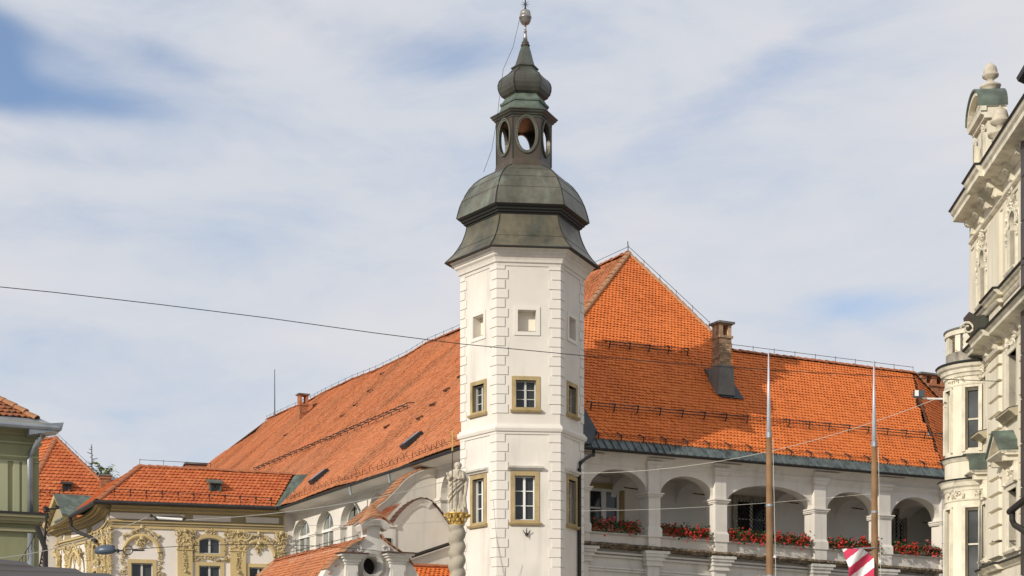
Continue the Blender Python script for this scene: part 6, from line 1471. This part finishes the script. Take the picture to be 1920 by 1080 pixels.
# aedicule dormer with curved copper pediment
a0, a1, zd0, zd1 = 43.9, 45.35, ZC+.5, 18.1; am = (a0+a1)/2
dm = MB().holed(BF, [(a0, zd0), (a0, zd1), (a1, zd1), (a1, zd0)], [[(am-.33, zd0+.3)]+arc(am-.33, am+.33, zd1-.9, .33, 10)+[(am+.33, zd0+.3)]], -.42, .02).build('roof_aedicule', 'cream', cb_)
MB().box(BF, am-.4, am+.4, -.36, -.3, zd0+.2, zd1-.3).build('pane', 'glass', dm)
for s in (a0+.14, am-.55, am+.55, a1-.14): MB().box(BF, s-.1, s+.1, .021, .14, zd0, zd1-.45).build('pilaster', 'cream_trim', dm)
for s in (a0+.14, am-.55, am+.55, a1-.14): orn(BF, s, zd1-.3, .1, .14, .1, 12, int(s*100), dm, .05, 'carved_capital')
MB().mould(BF, (a0-.1, zd1-.08), (a1+.1, zd1-.08), [(-.50, 0), (.12, 0), (.14, .08), (.24, .12), (.25, .26), (.28, .32), (-.50, .32)]).build('dormer_cornice', 'cream_trim', dm)
ac = arc(a0-.15, a1+.15, zd1+.24, .68, 14)
MB().prism(BF, ac, -.45, .08).build('tympanum', 'cream_trim', dm)
q = MB(); q2 = MB()
for p, r_ in zip(ac, ac[1:]):
    q.hexa([BF.p(p[0], .081, p[1]-.13), BF.p(r_[0], .081, r_[1]-.13), BF.p(r_[0], .26, r_[1]-.13), BF.p(p[0], .26, p[1]-.13)], [BF.p(p[0], .081, p[1]), BF.p(r_[0], .081, r_[1]), BF.p(r_[0], .26, r_[1]), BF.p(p[0], .26, p[1])])
    q2.hexa([BF.p(p[0], -.52, p[1]+.002), BF.p(r_[0], -.52, r_[1]+.002), BF.p(r_[0], .31, r_[1]+.002), BF.p(p[0], .31, p[1]+.002)], [BF.p(p[0], -.52, p[1]+.06), BF.p(r_[0], -.52, r_[1]+.06), BF.p(r_[0], .32, r_[1]+.06), BF.p(p[0], .32, p[1]+.06)])
q.build('pediment_mould', 'cream_trim', dm); q2.build('pediment_copper', 'copper_green', dm)
def urn(t, d, z, s, nm):
    c = BF.p(t, d, 0); MB().lathe((c.x, c.y), [(.20*s, z), (.22*s, z+.05*s), (.16*s, z+.09*s), (.30*s, z+.16*s), (.32*s, z+.22*s), (.14*s, z+.32*s), (.09*s, z+.38*s), (.12*s, z+.42*s), (.24*s, z+.5*s), (.25*s, z+.56*s), (.20*s, z+.58*s), (.21*s, z+.66*s), (.17*s, z+.8*s), (.08*s, z+.88*s), (.04*s, z+.92*s), (.01, z+.95*s)], 16).build('urn', 'stone_statue', cb_, smooth=True)
urn(am-.1, -.2, zd1+.88, .95, 1); urn(41.8, .15, ZC+1.05, 1.05, 2); MB().box(BF, 41.5, 42.1, -.3, .38, ZC+.4, ZC+1.0).build('urn_pedestal', 'cream', cb_)
# dark panelled corner at the frame edge
dk = thing('dark_panelled_wall', 'narrow dark brown panelled wall with pale joints at the right picture edge', 'wall', (14.5, 38, 0))
z = .1
while z < 15.3:
    h = 1.13; MB().hexa([(13.02, 39.2, z), (13.02, 36.6, z), (16.5, 36.6, z), (16.5, 39.2, z)], [(13.02, 39.2, z+h-.03), (13.02, 36.6, z+h-.03), (16.5, 36.6, z+h-.03), (16.5, 39.2, z+h-.03)]).build('panel', 'dark_panel', dk); z += h
MB().hexa([(13.05, 39.18, 0), (13.05, 36.62, 0), (16.4, 36.62, 0), (16.4, 39.18, 0)], [(13.05, 39.18, z-.1), (13.05, 36.62, z-.1), (16.4, 36.62, z-.1), (16.4, 39.18, z-.1)]).build('core', 'grey_paint', dk)
# gutter, downpipe and pin
g0, g1 = W(1893, 960, 37.6), W(1935, 925, 36.0)
MB().tube([g0, g1], .085, 8).build('gutter', 'iron', cb_)
MB().tube([W(1898, 958, 37.5), W(1898, 975, 37.5), W(1902, 984, 37.5), W(1930, 1002, 37.3)], .075, 8).build('downpipe', 'iron', cb_)
MB().hexa([g0, g1, g1+Vector((1, 0, .6)), g0+Vector((1, 0, .6))], [v+Vector((0, 0, .05)) for v in (g0, g1, g1+Vector((1, 0, .6)), g0+Vector((1, 0, .6)))]).build('canopy', 'seam_dark', cb_)
MB().tube([BF.p(42.9, .12, EYE+(HY-1014)/F*42.6), W(1925, 1014, 40)], .018, 5).build('rod', 'iron', cb_)
